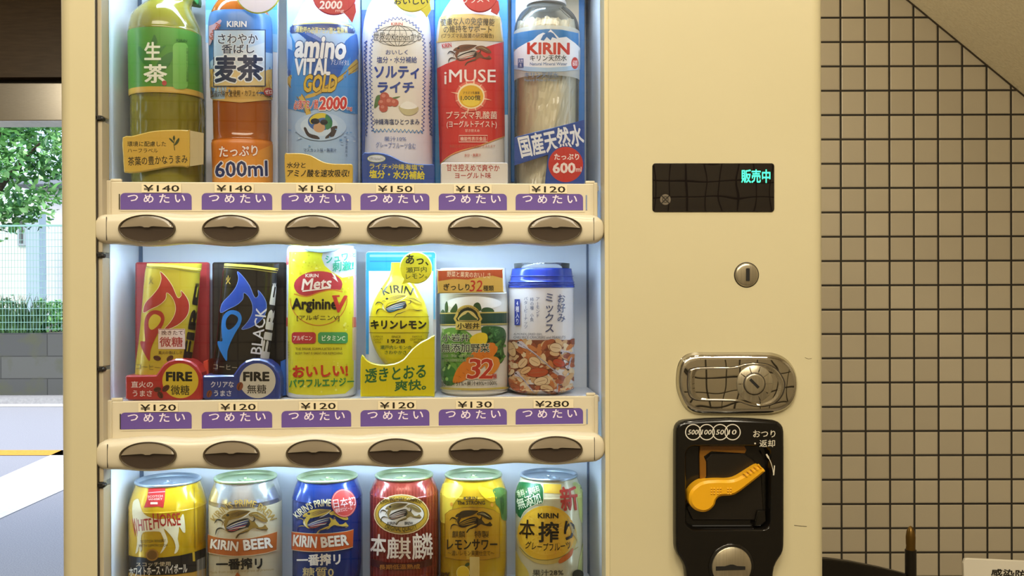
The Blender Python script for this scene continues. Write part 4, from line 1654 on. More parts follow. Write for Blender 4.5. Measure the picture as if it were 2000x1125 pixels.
A.text('水分と', 62, 990, 178, 1026, '#2a2412', 0.025, sh=.1)
A.text('アミノ酸を速攻吸収!', 66, 1034, 444, 1080, '#2a2412', 0.025, sh=.1)
mb.build('foot_card', r, 'gold wavy card')
mb = MB()
tagdisc(mb, c, 352, -35, 136, 126, 0.0128, ink('#c43a40'), tail=[(405, 70), (480, 20), (486, 70), (462, 138), (436, 104)])
A = Art(mb, Flat(DY + 0.0128), c)
A.text('2000', 262, 4, 402, 56, '#f6ecee', 0.04, sh=.15)
A.text('mg', 360, 60, 412, 80, '#f0c6c8', 0.02)
mb.build('hang_tag', r, 'red disc with white number')

# ---------------------------------------------------------------- 4 salty lychee
b = Body([(-60, 640, 800), (0, 592, 850), (60, 558, 905), (110, 543, 928), (160, 533, 938), (250, 526, 946), (400, 530, 950), (700, 543, 950), (930, 540, 952), (1125, 524, 958)], c, 0.0145, 0.85, 2.4, qb=0.2)
settle(b, ZSH[0])
r = root('white_drink_bottle', 'white drink bottle with a zigzag blue border and a globe drawn on the label', 'bottle', c, 740, b.ya, 0)
board(r, c, rrect(518, -200, 964, 1112, 14), YBD, mat('card_blue_deep', '#3f63b2', 0.35), [([(520, -220), (962, -220), (962, 60), (520, 60)], '#7fa8da')])
mb = MB()
b.mesh(mb, wrap('bottle_white', '#dcd9e6'))
A = Art(mb, b, c, off=0.0004)


def zig(pts, amp, step):
    out = []
    P = smooth_poly(pts, 8, False)
    L = 0
    acc = [0]
    for i in range(1, len(P)):
        L += math.hypot(P[i][0] - P[i - 1][0], P[i][1] - P[i - 1][1])
        acc.append(L)
    n = int(L / step)
    for k in range(n + 1):
        s_ = L * k / n
        i = max(1, min(len(P) - 1, int(np.searchsorted(acc, s_))))
        t = (s_ - acc[i - 1]) / max(1e-6, acc[i] - acc[i - 1])
        x = P[i - 1][0] + (P[i][0] - P[i - 1][0]) * t
        y = P[i - 1][1] + (P[i][1] - P[i - 1][1]) * t
        dx, dy = P[i][0] - P[i - 1][0], P[i][1] - P[i - 1][1]
        d = math.hypot(dx, dy) or 1
        sgn = amp if k % 2 else -amp
        out.append((x - dy / d * sgn, y + dx / d * sgn))
    return out


arch = [(590, 800), (582, 650), (578, 480), (578, 320), (596, 220), (640, 150), (735, 112), (830, 145), (886, 215), (902, 320), (900, 480), (896, 650), (890, 806)]
A.poly(smooth_poly(arch, 4, False), '#e6dfd4')
A.line(zig(arch, 8, 12), 7, '#34509e')
A.line(zig([(590, 800), (680, 796), (780, 800), (890, 806)], 9, 12), 8, '#4a86c0')
A.line(zig([(548, 250), (545, 400), (556, 650), (546, 830)], 7, 12), 9, '#34509e')
A.line(zig([(938, 250), (946, 400), (934, 650), (944, 830)], 7, 12), 9, '#34509e')
A.text('KIRIN', 700, 138, 770, 156, '#c0453c', 0.03)
for k in (1.0, 0.72, 0.42, 0.12):
    A.ring(738, 220, 132 * k, 62, 3, '#3c3830')
for dy in (-34, 0, 34):
    w = 132 * math.sqrt(1 - (dy / 62) ** 2)
    A.line([(738 - w, 220 + dy), (738 + w, 220 + dy)], 3, '#3c3830')
A.text('世界のKitchenから', 594, 198, 882, 252, '#2a2a30', 0.01, sh=.06, halo='#e6dfd4', hb=.05)
A.text('おいしく', 668, 305, 800, 335, '#3a4f90', 0.015)
A.text('塩分・水分補給', 615, 346, 855, 386, '#3a4f90', 0.018)
A.text('ソルティ', 600, 404, 868, 482, '#31499a', 0.05)
A.text('ライチ', 620, 500, 838, 568, '#31499a', 0.05)
A.poly([(600, 660), (612, 590), (640, 585), (625, 640)], '#5f7a4a', 3)
A.poly([(700, 600), (740, 590), (755, 592), (720, 605)], '#5f7a4a', 3)
for x, y, q in ((662, 592, 28), (692, 622, 29), (648, 628, 24), (656, 660, 26), (722, 628, 24)):
    A.ell(x, y, q, q, '#b85a4a', n=16)
    A.ell(x - 6, y - 7, q * .45, q * .4, '#cf8272', n=12)
A.poly([(745, 650), (800, 640), (862, 655), (850, 690), (810, 706), (770, 695)], '#c3b98e', 3)
A.poly([(752, 652), (790, 620), (830, 630), (856, 656), (800, 668)], '#f0eee6', 3)
A.text('沖縄海塩ひとつまみ', 598, 726, 870, 762, '#31406e', 0.015)
A.text('果汁10%', 660, 834, 790, 862, '#5f74ae', 0.008)
A.text('グレープフルーツ含む', 612, 870, 846, 906, '#5f74ae', 0.006, rot=-2)
mb.build('bottle_body', r)
mb = MB()
card(mb, c, smooth_poly([(522, 945), (560, 932), (620, 930), (680, 942), (730, 965), (780, 988), (850, 1000), (930, 1002), (962, 1006), (964, 1060), (962, 1100), (940, 1108), (740, 1110), (540, 1108), (524, 1096)], 2), 0.0126, 0.0016, mat('card_blue', '#2f4f9e', 0.3))
A = Art(mb, Flat(DY + 0.0126), c)
A.ell(610, 968, 55, 22, '#dfe3ec')
A.ring(610, 968, 55, 22, 3, '#a9b23c')
A.text('世界のKitchenから', 566, 958, 654, 980, '#3a3a4a')
A.text('ライチ×沖縄海塩で', 568, 1000, 898, 1036, '#dfd25a', 0.02, rot=-1.5)
A.text('塩分・水分補給', 566, 1040, 906, 1092, '#e8d93c', 0.035, rot=-1.5)
mb.build('foot_card', r, 'blue wavy card')
mb = MB()
tagdisc(mb, c, 828, -30, 116, 102, 0.0128, ink('#dccf3e'), tail=[(868, 50), (935, 10), (944, 60), (916, 106), (900, 80)])
A = Art(mb, Flat(DY + 0.0128), c)
A.text('おいしい', 716, -14, 926, 28, '#26323a', 0.03)
mb.build('hang_tag', r, 'yellow disc')

# ---------------------------------------------------------------- 5 red and white yogurt drink
c = R1C
b = Body([(-60, 170, 370), (0, 132, 400), (60, 92, 412), (100, 70, 424), (160, 46, 438), (250, 38, 446), (400, 42, 446), (600, 50, 450), (1000, 62, 456), (1125, 62, 466)], c, 0.0145, 0.85, 2.4, qb=0.2)
settle(b, ZSH[0])
r = root('red_drink_bottle', 'red and white yogurt drink bottle with a gold shoulder and a glowing sun', 'bottle', c, 250, b.ya, 0)
board(r, c, rrect(28, -200, 476, 1112, 14), YBD, mat('card_blue_mid', '#3f8fcc', 0.35), [([(420, 700), (474, 700), (474, 1100), (420, 1100)], '#c9d4e4')])
mb = MB()
b.mesh(mb, wrap('bottle_warm_white', '#e2dcd8'))
A = Art(mb, b, c, off=0.0004)
A.poly([(30, 110), (120, 88), (250, 84), (400, 96), (460, 115), (460, 256), (350, 250), (250, 246), (150, 250), (30, 262)], '#c8a65e', 0)
A.text('健康な人の免疫機能', 66, 106, 392, 152, '#2f2a20', 0.012, arc=1400)
A.text('の維持をサポート', 84, 152, 374, 198, '#2f2a20', 0.012, arc=1600)
A.text('(プラズマ乳酸菌の研究報告)', 72, 204, 386, 238, '#3a3226', 0.004)
A.poly([(30, 425), (100, 390), (150, 372), (240, 330), (330, 290), (400, 268), (470, 250), (470, 830), (400, 856), (300, 896), (190, 925), (130, 950), (95, 975), (62, 1004), (30, 1004)], '#cf3a36')
A.line([(62, 1004), (95, 972), (130, 946), (190, 920), (300, 890), (400, 852), (470, 826)], 5, '#d8b670', smooth=3)
A.text('KIRIN', 75, 264, 132, 292, '#c23c38', 0.03, rot=8)
emblem(A, 108, 272, 372, 402, '#7a4a34', '#2a2020', '#b9a79a', '#f0e8e2', '#c9544c')
A.text('i', 92, 440, 106, 515, '#f4e9e4', 0.012)
A.text('MUSE', 120, 425, 396, 505, '#f6efec', 0.012)
A.ell(250, 588, 94, 92, '#e2705e')
for k in range(12):
    a = 2 * PI * k / 12 + 0.2
    A.poly([(250 + 60 * math.cos(a - .12), 588 + 60 * math.sin(a - .12)), (250 + (125 if k % 3 == 0 else 100) * math.cos(a), 588 + (125 if k % 3 == 0 else 100) * math.sin(a)), (250 + 60 * math.cos(a + .12), 588 + 60 * math.sin(a + .12))], '#f2c7a6')
A.ell(250, 588, 80, 78, '#f6e7c0')
A.ell(250, 590, 72, 68, '#e0b228')
A.ell(250, 620, 50, 30, '#ecd24a')
A.text('プラズマ乳酸菌', 202, 560, 300, 577, '#3a2c18', 0.015)
A.text('1,000億', 190, 582, 306, 616, '#3a2c18', 0.02)
A.text('プラズマ乳酸菌', 105, 680, 402, 728, '#f3dccb', 0.014)
A.text('(ヨーグルトテイスト)', 108, 738, 400, 786, '#f6e6dc', 0.02)
A.text('甘さ控えめ', 215, 790, 300, 808, '#f0d6c8', 0.01)
A.line([(180, 828), (346, 828), (346, 868), (180, 868)], 4, '#f3dccb', closed=True)
A.text('機能性表示食品', 188, 836, 338, 862, '#f3dccb', 0.012)
A.text('本品にはプラズマ乳酸菌が含まれます', 125, 884, 392, 902, '#b86a4e', 0.004)
A.text('水分・無果汁', 212, 938, 308, 958, '#c0503e', 0.008)
mb.build('bottle_body', r)
mb = MB()
card(mb, c, rrect(66, 992, 476, 1110, 14), 0.0126, 0.0016, mat('card_offwhite', '#e6e0da', 0.3))
A = Art(mb, Flat(DY + 0.0126), c)
A.text('甘さ控えめで爽やか', 100, 1002, 424, 1046, '#b23a34', 0.018, rot=-.5)
A.text('ヨーグルト味', 152, 1052, 372, 1090, '#b23a34', 0.018)
mb.build('foot_card', r, 'white card with red writing')
mb = MB()
tagdisc(mb, c, 305, -40, 112, 114, 0.0128, ink('#cb3a3a'), tail=[(380, 30), (416, 0), (425, 60), (410, 90), (370, 70)])
A = Art(mb, Flat(DY + 0.0128), c)
A.text('プラズマ', 196, -24, 372, 16, '#f4e6e6', 0.03, rot=4)
mb.build('hang_tag', r, 'red disc')

# ---------------------------------------------------------------- 6 clear water bottle
b = Body([(-50, 645, 775), (-4, 642, 777), (8, 652, 770), (28, 625, 795), (50, 592, 826), (85, 553, 866), (125, 530, 892), (170, 516, 905), (250, 511, 911), (500, 515, 908), (800, 515, 905), (1125, 515, 905)], c, 0.016, 0.9, 2.2, qb=0.6)
settle(b, ZSH[0])
r = root('water_bottle', 'clear water bottle with a snowy mountain label and a blue slanted banner', 'bottle', c, 712, b.ya, 0)
mb = MB()
card(mb, c, [(494, -200), (944, -200), (944, 1112), (494, 1112)], 0.064, 0.004, mat('card_blue_rim', '#3f7fc4', 0.35), 0.0008)
A = Art(mb, Flat(DY + 0.064), c)
A.rect(522, -200, 908, 1095, '#dcd6c6')
mb.build('backing_card', r)
# crumpled clear sheet inside
mb = MB()
rnd2 = random.Random(11)
zz = np.linspace(ZSH[0] + 0.002, b.zs[-1] - 0.03, 26)
rings = []
for i, z in enumerate(zz):
    xc, w = b.at(z)
    row = []
    for k in range(31):
        t = -1 + 2 * k / 30
        g = 0.72 + 0.24 * abs(math.sin(2.6 * t + 0.16 * i + 0.9 * math.sin(i * 0.31))) - 0.16 * abs(math.sin(4.1 * t - 0.23 * i + 1.2)) + rnd2.uniform(-.03, .03)
        row.append((xc + t * w * 0.93, b.ya - (b.q * w * 0.86) * math.sqrt(max(0, 1 - t * t)) * max(0.05, min(1, g)), z + rnd2.uniform(-.002, .002)))
    rings.append(row)
mb.rings(rings, mat('sheet_beige', '#ece0c0', 0.25, Coat_Weight=0.4), closed=False, cap0=False, cap1=False, smooth=False)
mb.build('contents', r)
mb = MB()
mb.rings([b.ring(z) for z in b.zs], clear_sheet('bottle_clear', (0.96, 0.97, 0.97), 1.5, 0.02, haze=0.06), cap0=False, cap1=False)
mb.build('bottle_body', r)
mb = MB()
b.band(mb, 205, 500, clear_sheet('label_film', (0.80, 0.88, 0.95), 1.3, 0.1, haze=0.45), 0.0003, nz=10)
A = Art(mb, b, c, off=0.0006)
A.poly([(500, 212), (560, 196), (640, 184), (720, 178), (800, 182), (870, 196), (920, 208), (920, 300), (500, 300)], '#3a79b4')
A.poly([(500, 330), (540, 292), (590, 262), (630, 244), (660, 215), (690, 200), (712, 208), (735, 180), (760, 205), (785, 232), (830, 226), (880, 262), (920, 300), (920, 395), (820, 412), (712, 418), (600, 412), (500, 400)], '#e3e4ea')
A.poly([(675, 245), (690, 215), (712, 200), (735, 196), (752, 205), (775, 238), (745, 228), (735, 248), (712, 226), (695, 250)], '#2f6aa8')
A.poly([(500, 395), (600, 408), (712, 414), (820, 408), (920, 392), (920, 422), (820, 436), (712, 440), (600, 436), (500, 420)], '#a9c3de')
A.text('KIRIN', 594, 260, 850, 334, '#c23a2c', 0.05, rot=-.5)
A.text('キリン天然水', 612, 336, 832, 374, '#2e3038', 0.015)
A.text('Natural Mineral Water', 612, 382, 834, 400, '#4a6ea4', 0.012)
A.ell(880, 386, 21, 36, '#c03a34')
A.text('600', 866, 368, 895, 404, '#f2dcdc', 0.02)
A.rect(540, 358, 574, 414, '#3c5a90')
A.text('天然\n水', 543, 362, 571, 410, '#e6e9f0', 0.01)
A.text('キリン天然水', 580, 440, 782, 476, '#6d86ac', 0.006)
A.text('Natural Mineral Water', 580, 482, 770, 497, '#7c98bc')
mb.build('label', r)
mb = MB()
xc, w = b.at(b.zs[-1])
mb.lathe_z(float(xc), b.ya, [(0.0195, b.zs[-1] - 0.014), (0.0195, b.zs[-1] - 0.011), (0.0155, b.zs[-1] - 0.0105), (0.0155, b.zs[-1] + 0.014), (0.013, b.zs[-1] + 0.016)], mat('cap_white', '#e6e6ea', 0.35), 40)
mb.build('cap', r)
mb = MB()
card(mb, c, [(515, 838), (620, 810), (740, 782), (860, 752), (941, 730), (941, 1112), (700, 1112), (720, 945), (515, 1010)], 0.0138, 0.0012, mat('banner_blue', '#2a4c9c', 0.3), 0.0004)
A = Art(mb, Flat(DY + 0.0138), c)
A.text('国産天然水', 540, 790, 936, 928, '#eceef4', 0.035, rot=12, sh=0.0)
A.ell(828, 1004, 114, 112, '#26489a', n=44)
A.ell(828, 1004, 106, 108, '#c8332c', n=44)
A.text('たっぷり', 758, 938, 910, 976, '#f6ece8', 0.035)
A.text('600', 748, 992, 888, 1058, '#f6ece8', 0.045)
A.text('ml', 890, 1018, 924, 1048, '#f6ece8', 0.02)
mb.build('banner', r, 'blue banner with red disc')

# ---------------------------------------------------------------- coffee packs (two of one shape)
c = R2A


def bean(A, x, y, w, h, rot, col='#5a3020'):
    A.ell(x, y, w, h, col, rot, 18)
    cs_, sn_ = math.cos(math.radians(rot)), math.sin(math.radians(rot))
    A.line([(x - w * .8 * cs_, y - w * .8 * sn_), (x + h * .2 * sn_, y - h * .2 * cs_), (x + w * .8 * cs_, y + w * .8 * sn_)], 4, '#2a140c', smooth=3)


def coffee(name, label, dx, cardcol, cancol, rimcol, flame, flame2, vertical, basecol, sidecol, disccol, extra):
    r = root(name, label, 'coffee pack', c, 330 + dx, 0.040, 1)
    mb = MB()
    card(mb, c, rrect(116 + dx, 148, 624 + dx, 1086, 16), 0.050, 0.006, mat('pack_' + cardcol.strip('#'), cardcol, 0.3), 0.002)
    mb.build('backing_card', r)
    b = Body([(158, 205 + dx, 578 + dx), (200, 195 + dx, 576 + dx), (215, 192 + dx, 566 + dx), (320, 182 + dx, 560 + dx), (550, 163 + dx, 542 + dx), (700, 148 + dx, 525 + dx), (840, 128 + dx, 506 + dx), (1000, 118 + dx, 495 + dx), (1086, 118 + dx, 495 + dx)], c, 0.0165, 0.62, 2.3, qb=0.2, smooth=1)
    settle(b, ZSH[1])
    mb = MB()
    b.mesh(mb, wrap('can_' + cancol.strip('#'), cancol, 0.25, 0.2))
    A = Art(mb, b, c, off=0.0003)
    A.line([(203 + dx, 164), (390 + dx, 176), (580 + dx, 200)], 18, rimcol)
    A.line([(200 + dx, 182), (390 + dx, 196), (576 + dx, 222)], 6, '#8c7a30' if rimcol != cancol else '#7a6a28')
    f1 = [(292, 212), (330, 245), (375, 310), (410, 390), (436, 375), (432, 340), (470, 385), (490, 440), (478, 510), (430, 565), (370, 600), (320, 608), (360, 560), (392, 500), (394, 440), (370, 385), (336, 358), (330, 400), (290, 440), (230, 470), (178, 495), (190, 430), (240, 375), (282, 320), (300, 260)]
    A.poly([(x + dx, y) for x, y in f1], flame, 3)
    f2 = [(245, 478), (300, 488), (322, 530), (310, 580), (280, 630), (245, 700), (225, 760), (220, 826), (190, 785), (160, 720), (160, 690), (190, 690), (186, 640), (184, 570), (200, 510)]
    A.poly([(x + dx, y) for x, y in f2], flame2, 3)
    A.poly([(x + dx, y) for x, y in [(250, 505), (290, 520), (296, 550), (270, 590), (235, 612), (215, 590), (218, 540)]], cancol, 3)
    if cancol[1] in '012':
        A.line([(x + dx, y) for x, y in f1], 3, '#8aa6e0', closed=True, smooth=3)
    else:
        A.line([(x + dx, y) for x, y in f1], 3, '#e8dca0', closed=True, smooth=3)
    A.text('火', 215 + dx, 240, 246 + dx, 300, '#7a6a24' if cancol[1] not in '012' else '#c2a040', 0.01)
    A.text('FIRE', 262 + dx, 528, 778 + dx, 594, vertical, 0.06, rot=80.5)
    A.text('直', 528 + dx, 292, 556 + dx, 318, vertical, 0.02)
    A.text('コーヒー', 130 + dx, 850, 290 + dx, 885, '#8a7a2a' if cancol[1] not in '012' else '#a59a80', 0.005, rot=-3)
    extra(A, dx)
    mb.build('can', r)
    mb = MB()
    pts = [(50, 935), (60, 926), (150, 925), (262, 924), (285, 890), (310, 855), (345, 828), (395, 812), (445, 812), (500, 828), (545, 862), (572, 905), (584, 955), (584, 1060), (578, 1082), (560, 1086), (70, 1086), (52, 1076)]
    card(mb, c, [(x + dx, y) for x, y in pts], 0.0118, 0.022, mat('base_' + basecol.strip('#'), basecol, 0.28, Coat_Weight=0.5), 0.0014)
    A = Art(mb, Flat(DY + 0.0118), c)
    A.ell(430 + dx, 962, 124, 120, disccol, n=44)
    A.text('FIRE', 330 + dx, 900, 512 + dx, 966, '#1e1812', 0.06)
    extra(A, dx, True)
    mb.build('base_block', r)
    mb = MB()
    card(mb, c, [(x + dx, y) for x, y in [(586, 830), (622, 815), (626, 1070), (586, 1084)]], 0.030, 0.018, mat('base_' + sidecol.strip('#'), sidecol, 0.3), 0.001)
    mb.build('side_block', r)
    return r


def ex_red(A, dx, base=False):
    if base:
        A.text('微糖', 364, 992, 492, 1060, '#1e1812', 0.012)
        A.text('直火の', 92, 965, 242, 1010, '#f4e4de', 0.018)
        A.text('うまさ', 102, 1028, 236, 1070, '#f4e4de', 0.022)
        for q in ((272, 1022, 26, 17, -10), (330, 1014, 30, 19, -40), (292, 1060, 26, 18, 60)):
            bean(A, *q)
    else:
        A.rect(280, 605, 460, 744, '#e6cfc0')
        A.line([(284, 640), (284, 609), (456, 609), (456, 640)], 3, '#8a3a30')
        A.text('挽きたて', 300, 616, 446, 648, '#5a2a22', 0.015)
        A.text('微糖', 288, 660, 444, 730, '#a83a34', 0.02)
        A.text('直火の香ばしさ', 280, 757, 440, 780, '#5a3a18', 0.008)
        bean(A, 272, 806, 26, 17, 15)
        bean(A, 358, 808, 26, 17, -40)


def ex_blk(A, dx, base=False):
    if base:
        A.text('無糖', 888, 988, 1020, 1050, '#1e1812', 0.012)
        A.text('クリアな', 638, 966, 796, 1008, '#e8e6ee', 0.018)
        A.text('うまさ', 660, 1028, 780, 1068, '#e8e6ee', 0.022)
        bean(A, 838, 1000, 30, 22, -70, '#8a4a2c')
        bean(A, 628, 1052, 26, 18, -70, '#8a4a2c')
    else:
        A.text('BLACK', 806, 582, 1126, 656, '#e2e2ea', 0.01, rot=83)


coffee('coffee_can_pack', 'yellow coffee can pack with a red flame on a red base', 0, '#9c3230', '#cbb238', '#dcc95c', '#a53526', '#a53526', '#2a2018', '#b82f2a', '#cf4a34', '#e0c43a', ex_red)
coffee('coffee_can_pack', 'black coffee can pack with a blue flame on a dark blue base', 530, '#2b2622', '#211c18', '#c7b348', '#2c4fae', '#2f7fd0', '#d6d4d0', '#2d3f8c', '#2a62b8', '#d6cfc0', ex_blk)

# ---------------------------------------------------------------- yellow energy drink
c = R2B
b = Body([(40, 92, 535), (60, 82, 545), (120, 78, 548), (600, 74, 550), (1000, 74, 550), (1050, 78, 546), (1078, 90, 534)], c, 0.0135, 0.85, 2.8, qb=0.6)
settle(b, ZSH[1])
r = root('energy_drink_can', 'tall yellow energy drink can with a red oval badge', 'can', c, 310, b.ya, 1)
mb = MB()
b.mesh(mb, wrap('can_pale', '#dcdfe6'))
A = Art(mb, b, c, off=0.0003)
A.poly([(88, 75), (320, 75), (310, 120), (330, 170), (380, 215), (450, 255), (525, 240), (530, 700), (528, 1000), (470, 1050), (300, 1062), (140, 1056), (84, 1040), (80, 600)], '#ddd531')
A.rect(62, 56, 84, 166, '#cf4a4a')
A.rect(70, 528, 78, 588, '#cf4a4a')
A.poly([(528, 235), (548, 235), (548, 520), (528, 520)], '#e2a9b0')
A.poly([(520, 525), (548, 525), (548, 595), (520, 595)], '#cf5a4c')
A.poly([(520, 600), (548, 600), (548, 820), (520, 820)], '#dfc0a8')
rnd = random.Random(8)
A.off += 0.00004
A.inc = 0.000003
for k in range(90):
    x, y = rnd.choice([(rnd.uniform(95, 300), rnd.uniform(80, 230)), (rnd.uniform(420, 520), rnd.uniform(250, 620)), (rnd.uniform(95, 520), rnd.uniform(820, 1040))])
    q = rnd.uniform(3, 9)
    A.ell(x, y, q, q, rnd.choice(['#e6df55', '#cfc51f', '#ece77a', '#c9bd2a']), n=8)
A.off += 0.00003
A.inc = 0.000014
A.text('シュワ', 335, 92, 490, 146, '#2f9a78', 0.03, rot=9)
A.text('っと', 490, 84, 536, 112, '#2f9a78', 0.02, rot=5)
A.text('刺激!', 382, 142, 526, 208, '#2f9a78', 0.03, rot=6, sh=.12)
A.ring(290, 395, 192, 186, 5, '#cf7a2c', a0=0, a1=180)
A.ell(287, 305, 162, 96, '#b83a44', rot=-2)
A.poly([(128, 360), (210, 382), (300, 352), (380, 335), (452, 350), (440, 420), (300, 440), (140, 420)], '#ddd531', 3)
A.line([(126, 366), (210, 384), (300, 354), (380, 338), (450, 352)], 9, '#d08a2c', smooth=4)
A.poly([(372, 215), (396, 255), (380, 250), (420, 285), (400, 235)], '#f0efe6')
A.text('KIRIN', 202, 228, 290, 252, '#f2e6e6', 0.04)
A.text('Mets', 180, 256, 378, 334, '#f6efe6', 0.03, sh=0.22, rot=4)
A.poly([(182, 342), (372, 322), (370, 328), (230, 346), (182, 352)], '#f6efe6')
A.text('Arginine', 112, 394, 414, 496, '#201a14', 0.05)
A.text('V', 376, 376, 478, 494, '#c23a30', 0.05, sh=.1)
A.line([(380, 382), (430, 380)], 12, '#c23a30')
A.text('[アルギニンV]', 145, 510, 428, 552, '#4a3a18', 0.012)
A.rect(112, 628, 272, 706, '#b9383c', 20)
A.rect(286, 628, 484, 706, '#4a9a5c', 20)
A.text('アルギニン', 122, 650, 248, 686, '#f4e2dc', 0.025)
A.text('ビタミンC', 312, 650, 466, 688, '#eaf2e2', 0.025)
A.text('THE DRINK FORMULATED SUPPLE', 138, 734, 446, 750, '#7a6a24', 0.015)
A.text('BODY THAT IS GREAT FOR REFRESHING', 138, 764, 448, 780, '#7a6a24', 0.015)
A.text(vert('炭酸飲料無果汁'), 86, 690, 98, 810, '#8a7a30')
A.text('おいしい!', 118, 852, 484, 936, '#cc3a24', 0.05, rot=1.5)
A.text('パワフルエナジー', 96, 944, 524, 1002, '#2f8a4a', 0.03, rot=2)
mb.build('can_body', r)
mb = MB()
b2 = Body([(44, 180, 440), (60, 190, 430), (76, 240, 380)], c, 0.0128, 0.3, 2, smooth=1)
card(mb, c, [(175, 50), (445, 50), (400, 74), (310, 84), (220, 74)], 0.0128, 0.002, mat('cut_grey', '#9aa6b8', 0.3), 0.0005)
mb.build('top_notch', r)

# ---------------------------------------------------------------- lemon soda
r = root('lemon_soda_pack', 'lemon soda pack with a yellow bottle-shaped label and a round yellow tag', 'soda pack', c, 840, 0.04, 1)
mb = MB()
card(mb, c, rrect(610, 74, 1096, 1084, 26), 0.046, 0.008, mat('pack_white', '#dfe3ea', 0.3), 0.003)
A = Art(mb, Flat(DY + 0.046), c)
A.rect(616, 80, 1090, 208, '#2e8ed0', 16)
A.rect(640, 96, 1066, 112, '#7fc2ea', 6)
A.rect(640, 138, 1000, 146, '#1f6fb4', 3)
A.poly([(614, 200), (634, 200), (634, 780), (614, 780)], '#3a92d2')
A.poly([(1078, 120), (1090, 120), (1090, 540), (1078, 540)], '#6fb2dc')
mb.build('backing_card', r)
b = Body([(150, 788, 892), (205, 784, 894), (250, 770, 905), (300, 736, 950), (360, 698, 985), (430, 664, 1020), (520, 642, 1043), (600, 638, 1048), (680, 652, 1036), (760, 685, 1005), (830, 728, 960), (880, 780, 900), (920, 820, 860)], c, 0.0165, 0.55, 2.2, qb=0.1)
mb = MB()
b.mesh(mb, wrap('label_lemon', '#e6d626'))
A = Art(mb, b, c, off=0.0003)
A.text('KIRIN', 724, 304, 936, 358, '#2a2a1a', 0.02, arc=260)
emblem(A, 680, 370, 1000, 528, '#dcc62e', '#20222a', '#4a6a9c', '#e8e4d0', '#3a8ab0', '#b8a224')
A.line([(640, 522), (1044, 522)], 4, '#8a7a1c')
A.line([(638, 632), (1046, 632)], 4, '#8a7a1c')
A.text('キリンレモン', 652, 545, 1024, 608, '#23221a', 0.06)
A.text('1928', 764, 675, 882, 703, '#2c2a1c', 0.02)
A.text('SINCE', 793, 652, 852, 667, '#2c2a1c', 0.01)
A.text('SUPERIOR\nQUALITY\nSODA', 670, 652, 736, 704, '#6a6020')
A.text('FAMOUS\nCRAFTSMAN\nMADE', 914, 652, 1008, 704, '#6a6020')
A.text('瀬戸内レモンの', 718, 718, 924, 746, '#3f6a3a', 0.012)
A.text('さわやかさ', 748, 754, 890, 780, '#3f6a3a', 0.012)
mb.build('bottle_label', r)
mb = MB()
card(mb, c, smooth_poly([(578, 812), (596, 790), (612, 812), (650, 838), (720, 852), (800, 846), (870, 815), (930, 745), (985, 700), (1040, 672), (1082, 650), (1086, 700), (1086, 1060), (1078, 1080), (1040, 1084), (620, 1084), (586, 1080), (576, 1060)], 2), 0.0122, 0.004, mat('card_lemon', '#e8d912', 0.3, Coat_Weight=0.4), 0.001)
A = Art(mb, Flat(DY + 0.0122), c)
A.text('透きとおる', 606, 862, 1028, 962, '#35703c', 0.03, rot=5, sh=.14)
A.text('爽快。', 812, 955, 1030, 1030, '#35703c', 0.03, rot=3, sh=.14)
mb.build('foot_card', r, 'bright yellow card with green writing')
mb = MB()
tagdisc(mb, c, 957, 186, 112, 110, 0.0124, ink('#e0d231'), tail=[(880, 250), (930, 285), (862, 300)])
A = Art(mb, Flat(DY + 0.0124), c)
A.text('あっ、', 888, 98, 1046, 166, '#2a2c18', 0.03, rot=-4)
A.text('瀬戸内', 890, 180, 1032, 220, '#4a5a24', 0.012, rot=3)
A.text('レモン。', 888, 226, 1034, 262, '#4a5a24', 0.012, rot=3)
mb.build('round_tag', r, 'round yellow tag')

# ---------------------------------------------------------------- vegetable juice
c = R2C
b = Body([(190, 70, 520), (330, 68, 524), (375, 66, 532), (420, 66, 534), (980, 76, 532), (1015, 84, 524), (1045, 100, 505), (1066, 104, 500)], c, 0.0165, 0.95, 2.1)
settle(b, ZSH[1])
r = root('vegetable_juice_can', 'vegetable juice can with a dark green band and an orange card on top', 'can', c, 300, b.ya, 1)
mb = MB()
b.mesh(mb, wrap('can_cream', '#e2ddd2'))
A = Art(mb, b, c, off=0.0003)
A.ell(300, 430, 190, 46, '#f0ede6')
for pts in ([(105, 490), (104, 440), (118, 416), (126, 460), (122, 490)], [(140, 490), (150, 466), (170, 440), (180, 432), (190, 460), (180, 492)], [(300, 480), (300, 440), (325, 424), (345, 440), (350, 480)], [(355, 490), (360, 465), (395, 458), (430, 470), (434, 492)], [(76, 492), (90, 472), (104, 492)]):
    A.poly(pts, '#33522c', 3)
A.poly([(60, 494), (540, 488), (540, 580), (60, 584)], '#20402e')
A.line([(60, 500), (540, 492)], 8, '#c8b060')
A.line([(60, 578), (540, 572)], 8, '#c8b060')
for pts, col in (([(80, 640), (110, 605), (170, 598), (250, 620), (300, 680), (280, 800), (240, 900), (160, 985), (90, 950), (78, 800)], '#6a9a44'),
                 ([(350, 600), (420, 585), (500, 600), (520, 660), (500, 740), (510, 800), (470, 850), (400, 800), (380, 700)], '#2c5a2c'),
                 ([(78, 880), (140, 860), (180, 900), (170, 985), (100, 985)], '#3f7a38')):
    A.poly(pts, col, 3)
A.off += 0.00004
A.inc = 0.000003
for k in range(130):
    x, y = rnd.choice([(rnd.uniform(85, 270), rnd.uniform(615, 960)), (rnd.uniform(390, 510), rnd.uniform(600, 830))])
    A.ell(x, y, rnd.uniform(6, 20), rnd.uniform(4, 12), rnd.choice(['#93bf62', '#34642a', '#a8ca74', '#234a22', '#4d7f38']) if x < 300 else rnd.choice(['#163a1c', '#3a6a34', '#558a48']), rnd.uniform(0, 180), 10)
A.off += 0.00003
A.inc = 0.000014
A.poly([(272, 690), (290, 655), (340, 632), (385, 640), (392, 680), (370, 715), (300, 720)], '#e6c92f', 3)
